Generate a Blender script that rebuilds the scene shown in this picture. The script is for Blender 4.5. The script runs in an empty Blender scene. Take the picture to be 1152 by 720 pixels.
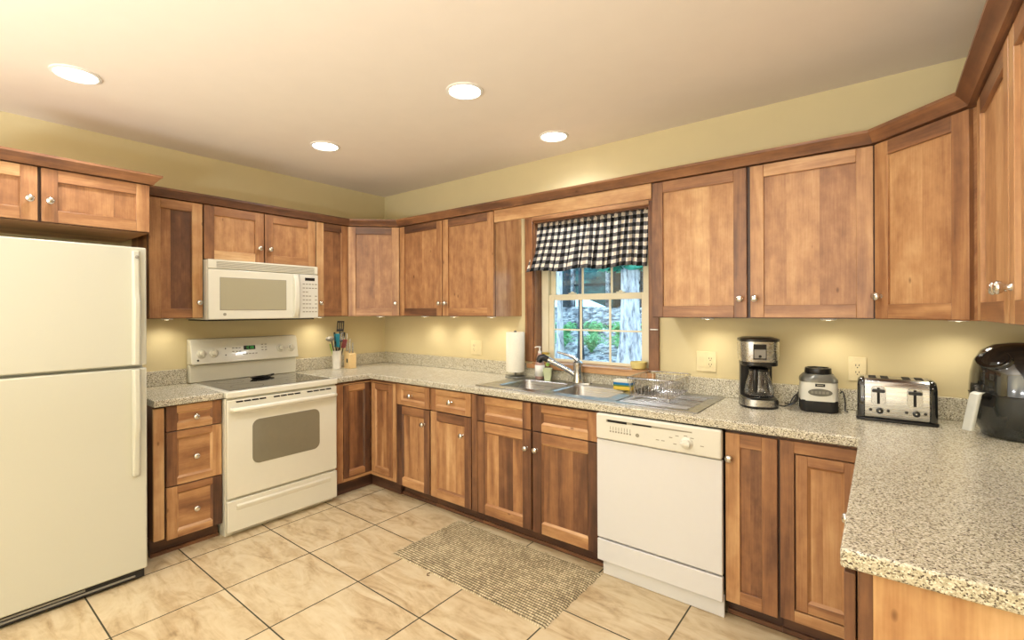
import bpy, math, random
from mathutils import Matrix, Vector
random.seed(7)
PI = math.pi
SC = bpy.context.scene
COL = SC.collection

# ------------------------------------------------------------------ camera
cam_d = bpy.data.cameras.new('camera'); cam = bpy.data.objects.new('camera', cam_d); COL.objects.link(cam)
cam_d.sensor_width = 36.0; cam_d.lens = 36*534.19/1152
cam_d.shift_x = 0.00628; cam_d.shift_y = -0.00926; cam_d.clip_start = 0.05
cam.matrix_world = (Matrix.Translation((3.8413, -2.9362, 1.4153)) @ Matrix.Rotation(0.6693, 4, 'Z')
                    @ Matrix.Rotation(PI/2, 4, 'X') @ Matrix.Rotation(-0.0038, 4, 'Z'))
SC.camera = cam

# ------------------------------------------------------------------ world, light, exposure
SC.view_settings.view_transform = 'Standard'; SC.view_settings.look = 'None'
SC.view_settings.gamma = 1.0; SC.view_settings.use_curve_mapping = False
SC.view_settings.exposure = -0.08
w = bpy.data.worlds.new('world'); SC.world = w; w.use_nodes = True
bg = w.node_tree.nodes['Background']
bg.inputs['Color'].default_value = (0.52, 0.80, 1.0, 1); bg.inputs['Strength'].default_value = 3.1

def area_light(name, loc, rot, sx, sy, power, color):
    d = bpy.data.lights.new(name, 'AREA'); d.shape = 'RECTANGLE'; d.size = sx; d.size_y = sy
    d.energy = power; d.color = color
    o = bpy.data.objects.new(name, d); COL.objects.link(o); o.location = loc; o.rotation_euler = rot
    return o
# broad fill light added behind the camera, no opening is modelled there
area_light('rear_fill_light', (2.3, -5.4, 1.4), (math.radians(92), 0, 0), 4.0, 2.0, 38, (0.80, 0.90, 1.0))
# two unseen upward fill lights, added behind the camera to brighten the ceiling
area_light('ceiling_fill_light', (2.1, -4.9, 0.9), (PI, 0, 0), 0.6, 0.6, 98, (0.93, 0.95, 1.0))
area_light('ceiling_fill_light', (3.7, -4.4, 0.9), (PI, 0, 0), 0.6, 0.6, 98, (0.93, 0.95, 1.0))

# ------------------------------------------------------------------ material helpers
def new_mat(name):
    m = bpy.data.materials.new(name); m.use_nodes = True
    nt = m.node_tree; nt.nodes.clear()
    out = nt.nodes.new('ShaderNodeOutputMaterial'); b = nt.nodes.new('ShaderNodeBsdfPrincipled')
    nt.links.new(b.outputs[0], out.inputs[0])
    return m, nt, b, out
def N(nt, t, **kw):
    n = nt.nodes.new(t)
    for k, v in kw.items():
        if k.startswith('_'): setattr(n, k[1:], v)
        else: n.inputs[k.replace('__', ' ')].default_value = v
    return n
def ramp(nt, stops, interp='LINEAR'):
    r = nt.nodes.new('ShaderNodeValToRGB'); e = r.color_ramp; e.interpolation = interp
    while len(e.elements) < len(stops): e.elements.new(0.5)
    for el, (p, c) in zip(e.elements, stops): el.position = p; el.color = (*c, 1)
    return r
def simple(name, col, rough=0.5, metal=0.0, var=0.04, scale=30, coat=0.0, spec=0.5, emit=None, es=0, bump=0.0):
    m, nt, b, out = new_mat(name)
    tc = N(nt, 'ShaderNodeTexCoord'); no = N(nt, 'ShaderNodeTexNoise', Scale=scale, Detail=3.0)
    nt.links.new(tc.outputs['Object'], no.inputs['Vector'])
    lo = tuple(c*(1-var) for c in col); hi = tuple(min(1, c*(1+var)) for c in col)
    r = ramp(nt, [(0.3, lo), (0.7, hi)]); nt.links.new(no.outputs['Fac'], r.inputs[0])
    nt.links.new(r.outputs[0], b.inputs['Base Color'])
    b.inputs['Roughness'].default_value = rough; b.inputs['Metallic'].default_value = metal
    b.inputs['Coat Weight'].default_value = coat; b.inputs['Specular IOR Level'].default_value = spec
    if emit: b.inputs['Emission Color'].default_value = (*emit, 1); b.inputs['Emission Strength'].default_value = es
    if bump:
        bp = N(nt, 'ShaderNodeBump', Strength=bump, Distance=0.002); nt.links.new(no.outputs['Fac'], bp.inputs['Height'])
        nt.links.new(bp.outputs[0], b.inputs['Normal'])
    return m
def srgb(r, g, b):
    f = lambda c: (c/255/12.92) if c/255 <= .04045 else ((c/255+.055)/1.055)**2.4
    return (f(r), f(g), f(b))

def wood_mat(name, rough=0.38, streak=0.75, figure=0.30):
    m, nt, b, out = new_mat(name); L = nt.links.new
    uv = N(nt, 'ShaderNodeUVMap'); uv.uv_map = 'UVMap'
    tone = N(nt, 'ShaderNodeAttribute'); tone.attribute_name = 'tone'
    rnd = N(nt, 'ShaderNodeAttribute'); rnd.attribute_name = 'rnd'
    sep = N(nt, 'ShaderNodeSeparateXYZ'); L(uv.outputs[0], sep.inputs[0])
    def coords(su, sv):
        a = N(nt, 'ShaderNodeMath', _operation='MULTIPLY'); a.inputs[1].default_value = su; L(sep.outputs[0], a.inputs[0])
        c = N(nt, 'ShaderNodeMath', _operation='MULTIPLY'); c.inputs[1].default_value = sv; L(sep.outputs[1], c.inputs[0])
        d = N(nt, 'ShaderNodeMath', _operation='MULTIPLY'); d.inputs[1].default_value = 37.0; L(rnd.outputs['Fac'], d.inputs[0])
        q = N(nt, 'ShaderNodeCombineXYZ'); L(a.outputs[0], q.inputs[0]); L(c.outputs[0], q.inputs[1]); L(d.outputs[0], q.inputs[2])
        return q
    n1 = N(nt, 'ShaderNodeTexNoise', Scale=1.0, Detail=3.0, Distortion=0.6); L(coords(1.3, 13).outputs[0], n1.inputs['Vector'])
    n2 = N(nt, 'ShaderNodeTexNoise', Scale=1.0, Detail=2.0); L(coords(7, 170).outputs[0], n2.inputs['Vector'])
    n3 = N(nt, 'ShaderNodeTexNoise', Scale=1.0, Detail=4.0, Roughness=0.6); L(coords(11, 17).outputs[0], n3.inputs['Vector'])
    def madd(src, k, add):
        a = N(nt, 'ShaderNodeMath', _operation='SUBTRACT'); a.inputs[1].default_value = 0.5; L(src, a.inputs[0])
        c = N(nt, 'ShaderNodeMath', _operation='MULTIPLY_ADD'); c.inputs[1].default_value = k; L(a.outputs[0], c.inputs[0]); L(add, c.inputs[2])
        return c.outputs[0]
    v = madd(n1.outputs['Fac'], streak, tone.outputs['Fac']); v = madd(n2.outputs['Fac'], 0.16, v); v = madd(n3.outputs['Fac'], figure, v)
    r = ramp(nt, [(0.05, srgb(70, 46, 35)), (0.28, srgb(110, 74, 52)), (0.49, srgb(153, 107, 71)), (0.64, srgb(182, 136, 92)), (0.80, srgb(206, 165, 118)), (0.98, srgb(226, 192, 146))])
    L(v, r.inputs[0])
    vor = N(nt, 'ShaderNodeTexVoronoi', Scale=1.0); L(coords(4.0, 9.0).outputs[0], vor.inputs['Vector'])
    kr = ramp(nt, [(0.0, (0.25, 0.22, 0.2)), (0.035, (0.55, 0.5, 0.47)), (0.07, (1, 1, 1))]); L(vor.outputs['Distance'], kr.inputs[0])
    mix = N(nt, 'ShaderNodeMix', _data_type='RGBA', _blend_type='MULTIPLY'); mix.inputs[0].default_value = 1.0
    L(r.outputs[0], mix.inputs[6]); L(kr.outputs[0], mix.inputs[7]); L(mix.outputs[2], b.inputs['Base Color'])
    b.inputs['Roughness'].default_value = rough
    bp = N(nt, 'ShaderNodeBump', Strength=0.08, Distance=0.001); L(n2.outputs['Fac'], bp.inputs['Height']); L(bp.outputs[0], b.inputs['Normal'])
    return m

def counter_mat():
    m, nt, b, out = new_mat('speckled_laminate'); L = nt.links.new
    tc = N(nt, 'ShaderNodeTexCoord')
    v1 = N(nt, 'ShaderNodeTexVoronoi', Scale=330.0); L(tc.outputs['Object'], v1.inputs['Vector'])
    bw = N(nt, 'ShaderNodeSeparateColor'); L(v1.outputs['Color'], bw.inputs[0])
    r = ramp(nt, [(0.0, srgb(94, 85, 74)), (0.13, srgb(134, 124, 109)), (0.22, srgb(182, 175, 152)), (0.5, srgb(203, 197, 176)), (0.8, srgb(218, 213, 195)), (0.93, srgb(232, 228, 215))], 'CONSTANT')
    L(bw.outputs[0], r.inputs[0]); L(r.outputs[0], b.inputs['Base Color'])
    b.inputs['Roughness'].default_value = 0.27
    return m

def tile_mat():
    m, nt, b, out = new_mat('stone_look_tile'); L = nt.links.new
    tc = N(nt, 'ShaderNodeTexCoord'); sep = N(nt, 'ShaderNodeSeparateXYZ'); L(tc.outputs['Object'], sep.inputs[0])
    def M(op, a, bb=None, c=None):
        n = N(nt, 'ShaderNodeMath', _operation=op)
        for i, s in enumerate((a, bb, c)):
            if s is None: continue
            if isinstance(s, (int, float)): n.inputs[i].default_value = s
            else: L(s, n.inputs[i])
        return n.outputs[0]
    gx = M('DIVIDE', M('SUBTRACT', sep.outputs[0], 0.735), 0.4775); gy = M('DIVIDE', M('SUBTRACT', sep.outputs[1], -0.553), 0.4585)
    fx = M('ABSOLUTE', M('SUBTRACT', M('FRACT', gx), 0.5)); fy = M('ABSOLUTE', M('SUBTRACT', M('FRACT', gy), 0.5))
    mx = M('MAXIMUM', fx, fy)
    grout = M('GREATER_THAN', mx, 0.4925)
    cid = N(nt, 'ShaderNodeCombineXYZ'); L(M('FLOOR', gx), cid.inputs[0]); L(M('FLOOR', gy), cid.inputs[1])
    wn = N(nt, 'ShaderNodeTexWhiteNoise'); L(cid.outputs[0], wn.inputs['Vector'])
    off = N(nt, 'ShaderNodeVectorMath', _operation='SCALE'); L(wn.outputs['Color'], off.inputs[0]); off.inputs['Scale'].default_value = 9.0
    add = N(nt, 'ShaderNodeVectorMath', _operation='ADD'); L(tc.outputs['Object'], add.inputs[0]); L(off.outputs[0], add.inputs[1])
    mp = N(nt, 'ShaderNodeMapping'); mp.inputs['Rotation'].default_value = (0, 0, 0.9); mp.inputs['Scale'].default_value = (2.2, 7.5, 1); L(add.outputs[0], mp.inputs['Vector'])
    n1 = N(nt, 'ShaderNodeTexNoise', Scale=1.6, Detail=7.0, Roughness=0.62, Distortion=0.9); L(mp.outputs[0], n1.inputs['Vector'])
    n2 = N(nt, 'ShaderNodeTexNoise', Scale=26.0, Detail=3.0); L(add.outputs[0], n2.inputs['Vector'])
    r = ramp(nt, [(0.27, srgb(138, 116, 84)), (0.40, srgb(184, 160, 122)), (0.52, srgb(203, 183, 146)), (0.72, srgb(216, 201, 168))])
    L(M('ADD', M('MULTIPLY', n1.outputs['Fac'], 0.85), M('MULTIPLY', n2.outputs['Fac'], 0.15)), r.inputs[0])
    mix = N(nt, 'ShaderNodeMix', _data_type='RGBA'); L(grout, mix.inputs[0]); L(r.outputs[0], mix.inputs[6]); mix.inputs[7].default_value = (*srgb(62, 58, 38), 1)
    L(mix.outputs[2], b.inputs['Base Color'])
    L(M('ADD', M('MULTIPLY', grout, 0.4), 0.36), b.inputs['Roughness'])
    bp = N(nt, 'ShaderNodeBump', Strength=0.5, Distance=0.003); L(M('SUBTRACT', 1.0, grout), bp.inputs['Height']); L(bp.outputs[0], b.inputs['Normal'])
    return m

def gingham_mat():
    m, nt, b, out = new_mat('gingham_cotton'); L = nt.links.new
    uv = N(nt, 'ShaderNodeUVMap'); uv.uv_map = 'UVMap'; sep = N(nt, 'ShaderNodeSeparateXYZ'); L(uv.outputs[0], sep.inputs[0])
    fs = []
    for k in (0, 1):
        a = N(nt, 'ShaderNodeMath', _operation='DIVIDE'); a.inputs[1].default_value = 0.054; L(sep.outputs[k], a.inputs[0])
        f = N(nt, 'ShaderNodeMath', _operation='FRACT'); L(a.outputs[0], f.inputs[0])
        g = N(nt, 'ShaderNodeMath', _operation='GREATER_THAN'); g.inputs[1].default_value = 0.5; L(f.outputs[0], g.inputs[0]); fs.append(g)
    s = N(nt, 'ShaderNodeMath', _operation='ADD'); L(fs[0].outputs[0], s.inputs[0]); L(fs[1].outputs[0], s.inputs[1])
    h = N(nt, 'ShaderNodeMath', _operation='MULTIPLY'); h.inputs[1].default_value = 0.5; L(s.outputs[0], h.inputs[0])
    r = ramp(nt, [(0.0, srgb(242, 232, 214)), (0.3, srgb(104, 102, 102)), (0.75, srgb(8, 8, 9))], 'CONSTANT'); L(h.outputs[0], r.inputs[0])
    L(r.outputs[0], b.inputs['Base Color']); b.inputs['Roughness'].default_value = 0.9
    tr = N(nt, 'ShaderNodeBsdfTranslucent'); L(r.outputs[0], tr.inputs[0])
    mx = N(nt, 'ShaderNodeMixShader'); mx.inputs[0].default_value = 0.18
    L(b.outputs[0], mx.inputs[1]); L(tr.outputs[0], mx.inputs[2]); L(mx.outputs[0], out.inputs[0])
    return m

def rug_mat():
    m, nt, b, out = new_mat('braided_cotton'); L = nt.links.new
    uv = N(nt, 'ShaderNodeUVMap'); uv.uv_map = 'UVMap'; sep = N(nt, 'ShaderNodeSeparateXYZ'); L(uv.outputs[0], sep.inputs[0])
    def Mt(op, a, bb=None, c=None):
        n = N(nt, 'ShaderNodeMath', _operation=op)
        for i, s in enumerate((a, bb, c)):
            if s is None: continue
            if isinstance(s, (int, float)): n.inputs[i].default_value = s
            else: L(s, n.inputs[i])
        return n.outputs[0]
    row = Mt('DIVIDE', sep.outputs[1], 0.0175); rid = Mt('FLOOR', row)
    dist = Mt('ABSOLUTE', Mt('SUBTRACT', Mt('FRACT', row), 0.5))                  # 0 at a row's middle, .5 at the seam
    bx = Mt('ADD', Mt('DIVIDE', sep.outputs[0], 0.014), Mt('MULTIPLY', rid, 0.37)); bd = Mt('ABSOLUTE', Mt('SUBTRACT', Mt('FRACT', bx), 0.5))
    q = N(nt, 'ShaderNodeCombineXYZ'); L(Mt('FLOOR', bx), q.inputs[0]); L(rid, q.inputs[1])
    wn = N(nt, 'ShaderNodeTexWhiteNoise'); L(q.outputs[0], wn.inputs['Vector'])
    h = Mt('SUBTRACT', 1.0, Mt('ADD', Mt('MULTIPLY', Mt('POWER', Mt('MULTIPLY', dist, 2.0), 3.0), 0.95), Mt('MULTIPLY', Mt('POWER', Mt('MULTIPLY', bd, 2.0), 5.0), 0.4)))
    no = N(nt, 'ShaderNodeTexNoise', Scale=7.0, Detail=3.0); L(uv.outputs[0], no.inputs['Vector'])
    v = Mt('ADD', Mt('MULTIPLY', h, Mt('ADD', 0.72, Mt('MULTIPLY', wn.outputs['Value'], 0.28))), Mt('MULTIPLY', Mt('SUBTRACT', no.outputs['Fac'], 0.5), 0.35))
    r = ramp(nt, [(0.15, srgb(58, 48, 34)), (0.48, srgb(122, 106, 78)), (0.74, srgb(178, 162, 126)), (0.97, srgb(214, 200, 166))]); L(v, r.inputs[0])
    L(r.outputs[0], b.inputs['Base Color']); b.inputs['Roughness'].default_value = 0.95
    bp = N(nt, 'ShaderNodeBump', Strength=0.8, Distance=0.003); L(h, bp.inputs['Height']); L(bp.outputs[0], b.inputs['Normal'])
    return m

def glass_mat(name, tint=(1, 1, 1), gloss=0.08, rough=0.02):
    m, nt, b, out = new_mat(name); L = nt.links.new
    t = N(nt, 'ShaderNodeBsdfTransparent'); t.inputs[0].default_value = (*tint, 1)
    g = N(nt, 'ShaderNodeBsdfGlossy', Roughness=rough); lw = N(nt, 'ShaderNodeLayerWeight', Blend=0.25)
    mu = N(nt, 'ShaderNodeMath', _operation='MULTIPLY_ADD'); mu.inputs[1].default_value = 0.8; mu.inputs[2].default_value = gloss; L(lw.outputs['Fresnel'], mu.inputs[0])
    mx = N(nt, 'ShaderNodeMixShader'); L(mu.outputs[0], mx.inputs[0]); L(t.outputs[0], mx.inputs[1]); L(g.outputs[0], mx.inputs[2]); L(mx.outputs[0], out.inputs[0])
    return m

def brushed(name, col, rough=0.28):
    m, nt, b, out = new_mat(name); L = nt.links.new
    tc = N(nt, 'ShaderNodeTexCoord'); mp = N(nt, 'ShaderNodeMapping'); mp.inputs['Scale'].default_value = (4, 300, 300); L(tc.outputs['Object'], mp.inputs[0])
    no = N(nt, 'ShaderNodeTexNoise', Scale=1.0); L(mp.outputs[0], no.inputs['Vector'])
    r = ramp(nt, [(0.3, (rough*0.7,)*3), (0.7, (rough*1.3,)*3)]); L(no.outputs['Fac'], r.inputs[0]); L(r.outputs[0], b.inputs['Roughness'])
    b.inputs['Base Color'].default_value = (*col, 1); b.inputs['Metallic'].default_value = 1.0
    return m

M = {}
M['wood'] = wood_mat('alder_wood'); M['veneer'] = wood_mat('figured_veneer', 0.42, 0.30, 0.42); M['counter'] = counter_mat(); M['tile'] = tile_mat()
M['gingham'] = gingham_mat(); M['rug'] = rug_mat()
M['wall'] = simple('wall_paint', srgb(212, 198, 156), 0.85, var=0.015, scale=6, bump=0.05)
M['ceiling'] = simple('ceiling_paint', srgb(238, 229, 216), 0.9, var=0.01, scale=8)
M['enamel'] = simple('bisque_enamel', srgb(222, 219, 202), 0.22, var=0.006, coat=0.3)
M['fridge'] = simple('textured_bisque_enamel', srgb(200, 199, 183), 0.38, var=0.008, scale=200, coat=0.1, bump=0.05)
M['dwwhite'] = simple('white_enamel', srgb(216, 216, 216), 0.3, var=0.005)
M['dwpanel'] = simple('cream_plastic', srgb(218, 216, 204), 0.35, var=0.005)
M['mark'] = simple('grey_print', srgb(150, 145, 128), 0.6)
M['darkmark'] = simple('dark_print', srgb(60, 58, 50), 0.5)
M['ovenglass'] = simple('oven_glass', srgb(128, 122, 102), 0.12, var=0.02, coat=0.5)
M['mwglass'] = simple('microwave_screen', srgb(168, 162, 136), 0.2, var=0.03, scale=300)
M['blackglass'] = simple('ceramic_cooktop', srgb(52, 50, 46), 0.08, var=0.05, coat=0.6)
M['ringprint'] = simple('burner_print', srgb(92, 88, 80), 0.2)
M['black'] = simple('black_plastic', srgb(22, 21, 21), 0.3, var=0.1)
M['matteblack'] = simple('matte_black', srgb(30, 29, 28), 0.6, var=0.1)
M['gap'] = simple('dark_gap', srgb(24, 20, 16), 0.8)
M['chrome'] = simple('chrome', (0.55, 0.55, 0.56), 0.14, metal=1.0, var=0.0)
M['nickel'] = simple('polished_nickel', (0.72, 0.70, 0.66), 0.2, metal=1.0, var=0.0)
M['steel'] = brushed('brushed_steel', (0.50, 0.495, 0.48), 0.28)
M['steelbowl'] = brushed('sink_steel', (0.40, 0.40, 0.385), 0.30)
M['glass'] = glass_mat('clear_glass'); M['pane'] = glass_mat('window_glass', (0.93, 0.98, 1.0), 0.03)
M['vinyl'] = simple('cream_vinyl', srgb(226, 218, 190), 0.5, var=0.01)
M['paper'] = simple('paper_towel', srgb(240, 236, 220), 0.95, bump=0.3, scale=120)
M['green_led'] = simple('green_display', (0.02, 0.25, 0.04), 0.4, emit=(0.15, 0.9, 0.15), es=0.6)
M['lens'] = simple('lamp_lens', (1, 1, 1), 0.5, emit=(1.0, 0.97, 0.9), es=14.0)
M['puck'] = simple('puck_lens', (1, 1, 1), 0.5, emit=(1.0, 0.85, 0.6), es=12.0)
M['white'] = simple('white_plastic', srgb(235, 232, 224), 0.45)
M['ivory'] = simple('ivory_plastic', srgb(224, 210, 168), 0.45)
M['teal'] = simple('teal_silicone', srgb(20, 128, 150), 0.5); M['red'] = simple('dark_red_plastic', srgb(130, 40, 36), 0.4)
M['lime'] = simple('lime_plastic', srgb(150, 180, 80), 0.5); M['palewood'] = simple('beech_wood', srgb(226, 196, 142), 0.6, var=0.05, scale=12)
M['greyplastic'] = simple('grey_plastic', srgb(140, 136, 126), 0.5); M['gunmetal'] = simple('gunmetal_plastic', srgb(112, 112, 104), 0.3, metal=0.5)
M['airblack'] = simple('gloss_black', srgb(30, 32, 32), 0.1, coat=1.0, var=0.05)
M['aircharcoal'] = simple('charcoal_plastic', srgb(38, 41, 39), 0.22, coat=0.4)
M['handlegrey'] = simple('pale_grey_plastic', srgb(196, 198, 190), 0.4)
M['spongeY'] = simple('yellow_sponge', srgb(228, 196, 80), 0.95, bump=0.6, scale=250); M['spongeG'] = simple('green_scourer', srgb(110, 140, 70), 0.95, bump=0.6, scale=300)
M['spongeB'] = simple('blue_sponge', srgb(30, 120, 180), 0.95, bump=0.6, scale=250); M['spongeW'] = simple('cream_scourer', srgb(226, 224, 206), 0.95, bump=0.5, scale=250)
M['clearplastic'] = glass_mat('clear_bottle', (0.86, 0.86, 0.82), 0.12, 0.1)
M['soapbrown'] = simple('rose_brown_liquid', srgb(176, 140, 128), 0.3); M['label_green'] = simple('pale_green_label', srgb(176, 200, 130), 0.6)
M['yellowcup'] = simple('pale_yellow_wax', srgb(228, 212, 140), 0.5); M['gold'] = simple('gold_lid', srgb(190, 160, 70), 0.3, metal=0.6)
M['palecup'] = simple('pale_green_ceramic', srgb(214, 222, 180), 0.4)
M['shade'] = simple('outlet_slot', srgb(50, 44, 36), 0.6)
M['brown'] = simple('brown_leather', srgb(96, 66, 40), 0.7)

# ------------------------------------------------------------------ mesh builder
class MB:
    def __init__(s, M4=None): s.v = []; s.f = []; s.m = []; s.t = []; s.r = []; s.u = []; s.M = M4 or Matrix()
    def add(s, vs, fs, m=0, t=0.5, r=None, uv=None):
        b = len(s.v); s.v += [tuple(s.M @ Vector(p)) for p in vs]; r = random.random() if r is None else r
        for i, f in enumerate(fs):
            s.f.append([b+k for k in f]); s.m.append(m); s.t.append(t); s.r.append(r)
            s.u.append(uv[i] if uv else [(vs[k][0], vs[k][1]+vs[k][2]) for k in f])
    def box(s, x0, x1, y0, y1, z0, z1, m=0, g='z', t=0.5):
        vs = [(x, y, z) for z in (z0, z1) for y in (y0, y1) for x in (x0, x1)]
        fs = [(0, 2, 3, 1), (4, 5, 7, 6), (0, 1, 5, 4), (2, 6, 7, 3), (0, 4, 6, 2), (1, 3, 7, 5)]
        nax = [2, 2, 1, 1, 0, 0]; gi = 'xyz'.index(g); o = random.random()*5
        uv = []
        for f, n in zip(fs, nax):
            ax = [a for a in (0, 1, 2) if a != n]
            if gi in ax: ua = gi; va = [a for a in ax if a != gi][0]
            else: ua, va = ax
            k = 1.0 if gi in ax else 0.3
            uv.append([(vs[q][ua]*k+o, vs[q][va]) for q in f])
        s.add(vs, fs, m, t, None, uv)
    def prism(s, pts, a0, a1, axis='z', m=0, t=0.5):
        n = len(pts)
        def P(p, a): return {'z': (p[0], p[1], a), 'y': (p[0], a, p[1]), 'x': (a, p[0], p[1])}[axis]
        vs = [P(p, a0) for p in pts]+[P(p, a1) for p in pts]
        fs = [tuple(range(n))[::-1], tuple(range(n, 2*n))]+[(i, (i+1) % n, n+(i+1) % n, n+i) for i in range(n)]
        if axis == 'y': fs = [f[::-1] for f in fs]
        s.add(vs, fs, m, t)
    def loft(s, rings, m=0, cap0=True, cap1=True, closed=True, t=0.5):
        n = len(rings[0]); vs = [p for r in rings for p in r]; fs = []
        for k in range(len(rings)-1):
            for i in range(n if closed else n-1):
                j = (i+1) % n; fs.append((k*n+i, k*n+j, (k+1)*n+j, (k+1)*n+i))
        if cap0: fs.append(tuple(range(n))[::-1])
        if cap1: fs.append(tuple((len(rings)-1)*n+i for i in range(n)))
        s.add(vs, fs, m, t)
    def lathe(s, prof, c=(0, 0, 0), seg=24, m=0, axis='z', cap0=True, cap1=True):
        rings = []
        for r, z in prof:
            ring = []
            for i in range(seg):
                a = 2*PI*i/seg; x, y = r*math.cos(a), r*math.sin(a)
                p = {'z': (x, y, z), 'y': (x, -z, y), 'x': (z, x, y)}[axis]   # 'y': profile runs towards -y, 'x': towards +x
                ring.append((c[0]+p[0], c[1]+p[1], c[2]+p[2]))
            rings.append(ring)
        s.loft(rings, m, cap0, cap1)
    def tube(s, pts, r, seg=8, m=0, closed=False, caps=True):
        pts = [Vector(p) for p in pts]; n = len(pts); rings = []
        rr = r if isinstance(r, (list, tuple)) else [r]*n; up = None
        for i, p in enumerate(pts):
            a = pts[i-1] if (i > 0 or closed) else p; b = pts[(i+1) % n] if (i < n-1 or closed) else p
            d = (b-a).normalized()
            if up is None: up = Vector((0, 0, 1)) if abs(d.z) < 0.9 else Vector((1, 0, 0))
            x = d.cross(up).normalized(); y = x.cross(d).normalized(); up = y
            rings.append([tuple(p+x*rr[i]*math.cos(2*PI*k/seg)+y*rr[i]*math.sin(2*PI*k/seg)) for k in range(seg)])
        if closed: rings.append(rings[0])
        s.loft(rings, m, caps and not closed, caps and not closed)
    def sphere(s, c, r, m=0, seg=16, n=10, sc=(1, 1, 1)):
        s.loft([[(c[0]+r*sc[0]*math.sin(PI*max(.02, min(.98, k/n)))*math.cos(2*PI*i/seg), c[1]+r*sc[1]*math.sin(PI*max(.02, min(.98, k/n)))*math.sin(2*PI*i/seg),
                  c[2]-r*sc[2]*math.cos(PI*k/n)) for i in range(seg)] for k in range(n+1)], m)
def rrect(cx, cy, w, d, r, z, n=6, axis='z'):
    pts = []
    for k, (sx, sy) in enumerate(((1, 1), (-1, 1), (-1, -1), (1, -1))):
        for i in range(n+1):
            a = PI/2*(k+i/n); pts.append((cx+sx*(w/2-r)+r*math.cos(a), cy+sy*(d/2-r)+r*math.sin(a)))
    if axis == 'y': return [(p[0], z, p[1]) for p in pts]
    if axis == 'x': return [(z, p[0], p[1]) for p in pts]
    return [(p[0], p[1], z) for p in pts]

def mesh_of(name, mb, mats, smooth=40):
    me = bpy.data.meshes.new(name); me.from_pydata(mb.v, [], mb.f)
    for k in (mats if isinstance(mats, (list, tuple)) else [mats]): me.materials.append(M[k])
    me.polygons.foreach_set('material_index', mb.m)
    a = me.attributes.new('tone', 'FLOAT', 'FACE'); a.data.foreach_set('value', mb.t)
    a = me.attributes.new('rnd', 'FLOAT', 'FACE'); a.data.foreach_set('value', mb.r)
    uv = me.uv_layers.new(name='UVMap'); uv.data.foreach_set('uv', [c for f in mb.u for p in f for c in p])
    me.polygons.foreach_set('use_smooth', [True]*len(mb.f)); me.update()
    me.set_sharp_from_angle(angle=math.radians(smooth))
    return me
def obj(name, mb, mats, parent=None, bevel=0, seg=2, smooth=40, loc=None, rz=0):
    o = bpy.data.objects.new(name, mesh_of(name, mb, mats, smooth) if isinstance(mb, MB) else mb); COL.objects.link(o)
    if parent: o.parent = parent
    if loc: o.location = loc
    if rz: o.rotation_euler.z = rz
    if bevel:
        b = o.modifiers.new('bevel', 'BEVEL'); b.width = bevel; b.segments = seg; b.limit_method = 'ANGLE'; b.angle_limit = math.radians(35); b.use_clamp_overlap = True
    return o
def tag(o, label, cat, group=None):
    o['label'] = label; o['category'] = cat
    if group: o['group'] = group
    return o
def thing(name, label, cat, loc=(0, 0, 0), rz=0, group=None):
    o = bpy.data.objects.new(name, None); COL.objects.link(o); o.location = loc; o.rotation_euler.z = rz; o.empty_display_size = 0.1
    return tag(o, label, cat, group)
def struct(name, mb, mats, bevel=0, parent=None):
    o = obj(name, mb, mats, parent, bevel)
    if not parent: o['kind'] = 'structure'
    return o

# ------------------------------------------------------------------ room shell
XR = 4.435; YF = -5.6; ZC = 2.537
WX0, WX1, WZ0, WZ1 = 1.785, 2.695, 1.017, 2.085       # window opening
b = MB(); b.box(-0.12, XR+0.12, YF-0.12, 0.16, -0.1, 0.0); struct('floor', b, 'tile')
b = MB(); b.box(-0.12, XR+0.12, YF-0.12, 0.16, ZC, ZC+0.1); struct('ceiling', b, 'ceiling')
b = MB(); b.box(-0.12, 0, YF-0.12, 0.16, 0, ZC); struct('wall_left', b, 'wall')
b = MB(); b.box(XR, XR+0.12, YF-0.12, 0.16, 0, ZC); struct('wall_right', b, 'wall')
b = MB(); b.box(0, XR, YF-0.12, YF, 0, ZC); struct('wall_front', b, 'wall')
b = MB()
b.box(0, WX0, 0, 0.16, 0, ZC); b.box(WX1, XR, 0, 0.16, 0, ZC); b.box(WX0, WX1, 0, 0.16, 0, WZ0); b.box(WX0, WX1, 0, 0.16, WZ1, ZC)
struct('wall_back', b, 'wall')

# window: wooden casing, jambs and stool, cream double-hung sashes
b = MB()
b.box(1.72, 1.79, -0.018, -0.0005, 1.0305, 2.105, g='z', t=0.42); b.box(2.69, 2.752, -0.018, -0.0005, 1.0305, 2.105, g='z', t=0.30)
b.box(1.79, 2.69, -0.018, -0.0005, 2.083, 2.15, g='x', t=0.62); b.box(1.72, 1.79, -0.018, -0.0005, 2.105, 2.15, g='x', t=0.5); b.box(2.69, 2.752, -0.018, -0.0005, 2.105, 2.15, g='x', t=0.5)
trim = struct('trim_1', b, 'wood', 0.003)
b = MB()
b.box(WX0+0.0005, 1.80, -0.0005, 0.159, WZ0+0.0005, WZ1-0.0005, g='z', t=0.40); b.box(2.68, WX1-0.0005, -0.0005, 0.159, WZ0+0.0005, WZ1-0.0005, g='z', t=0.4); b.box(1.80, 2.68, -0.0005, 0.159, 2.07, WZ1-0.0005, g='x', t=0.4)
struct('trim_2', b, 'wood')
b = MB(); b.box(1.80, 2.68, -0.042, 0.159, WZ0+0.0005, 1.030, g='x', t=0.62); b.box(1.75, 2.735, -0.042, -0.0215, 0.985, WZ0+0.0003, g='x', t=0.6)
struct('trim_3', b, 'wood', 0.003)
b = MB()                                              # outer frame
for x0, x1 in ((1.801, 1.86), (2.635, 2.679)): b.box(x0, x1, 0.09, 0.158, 1.0305, 2.069)
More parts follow.
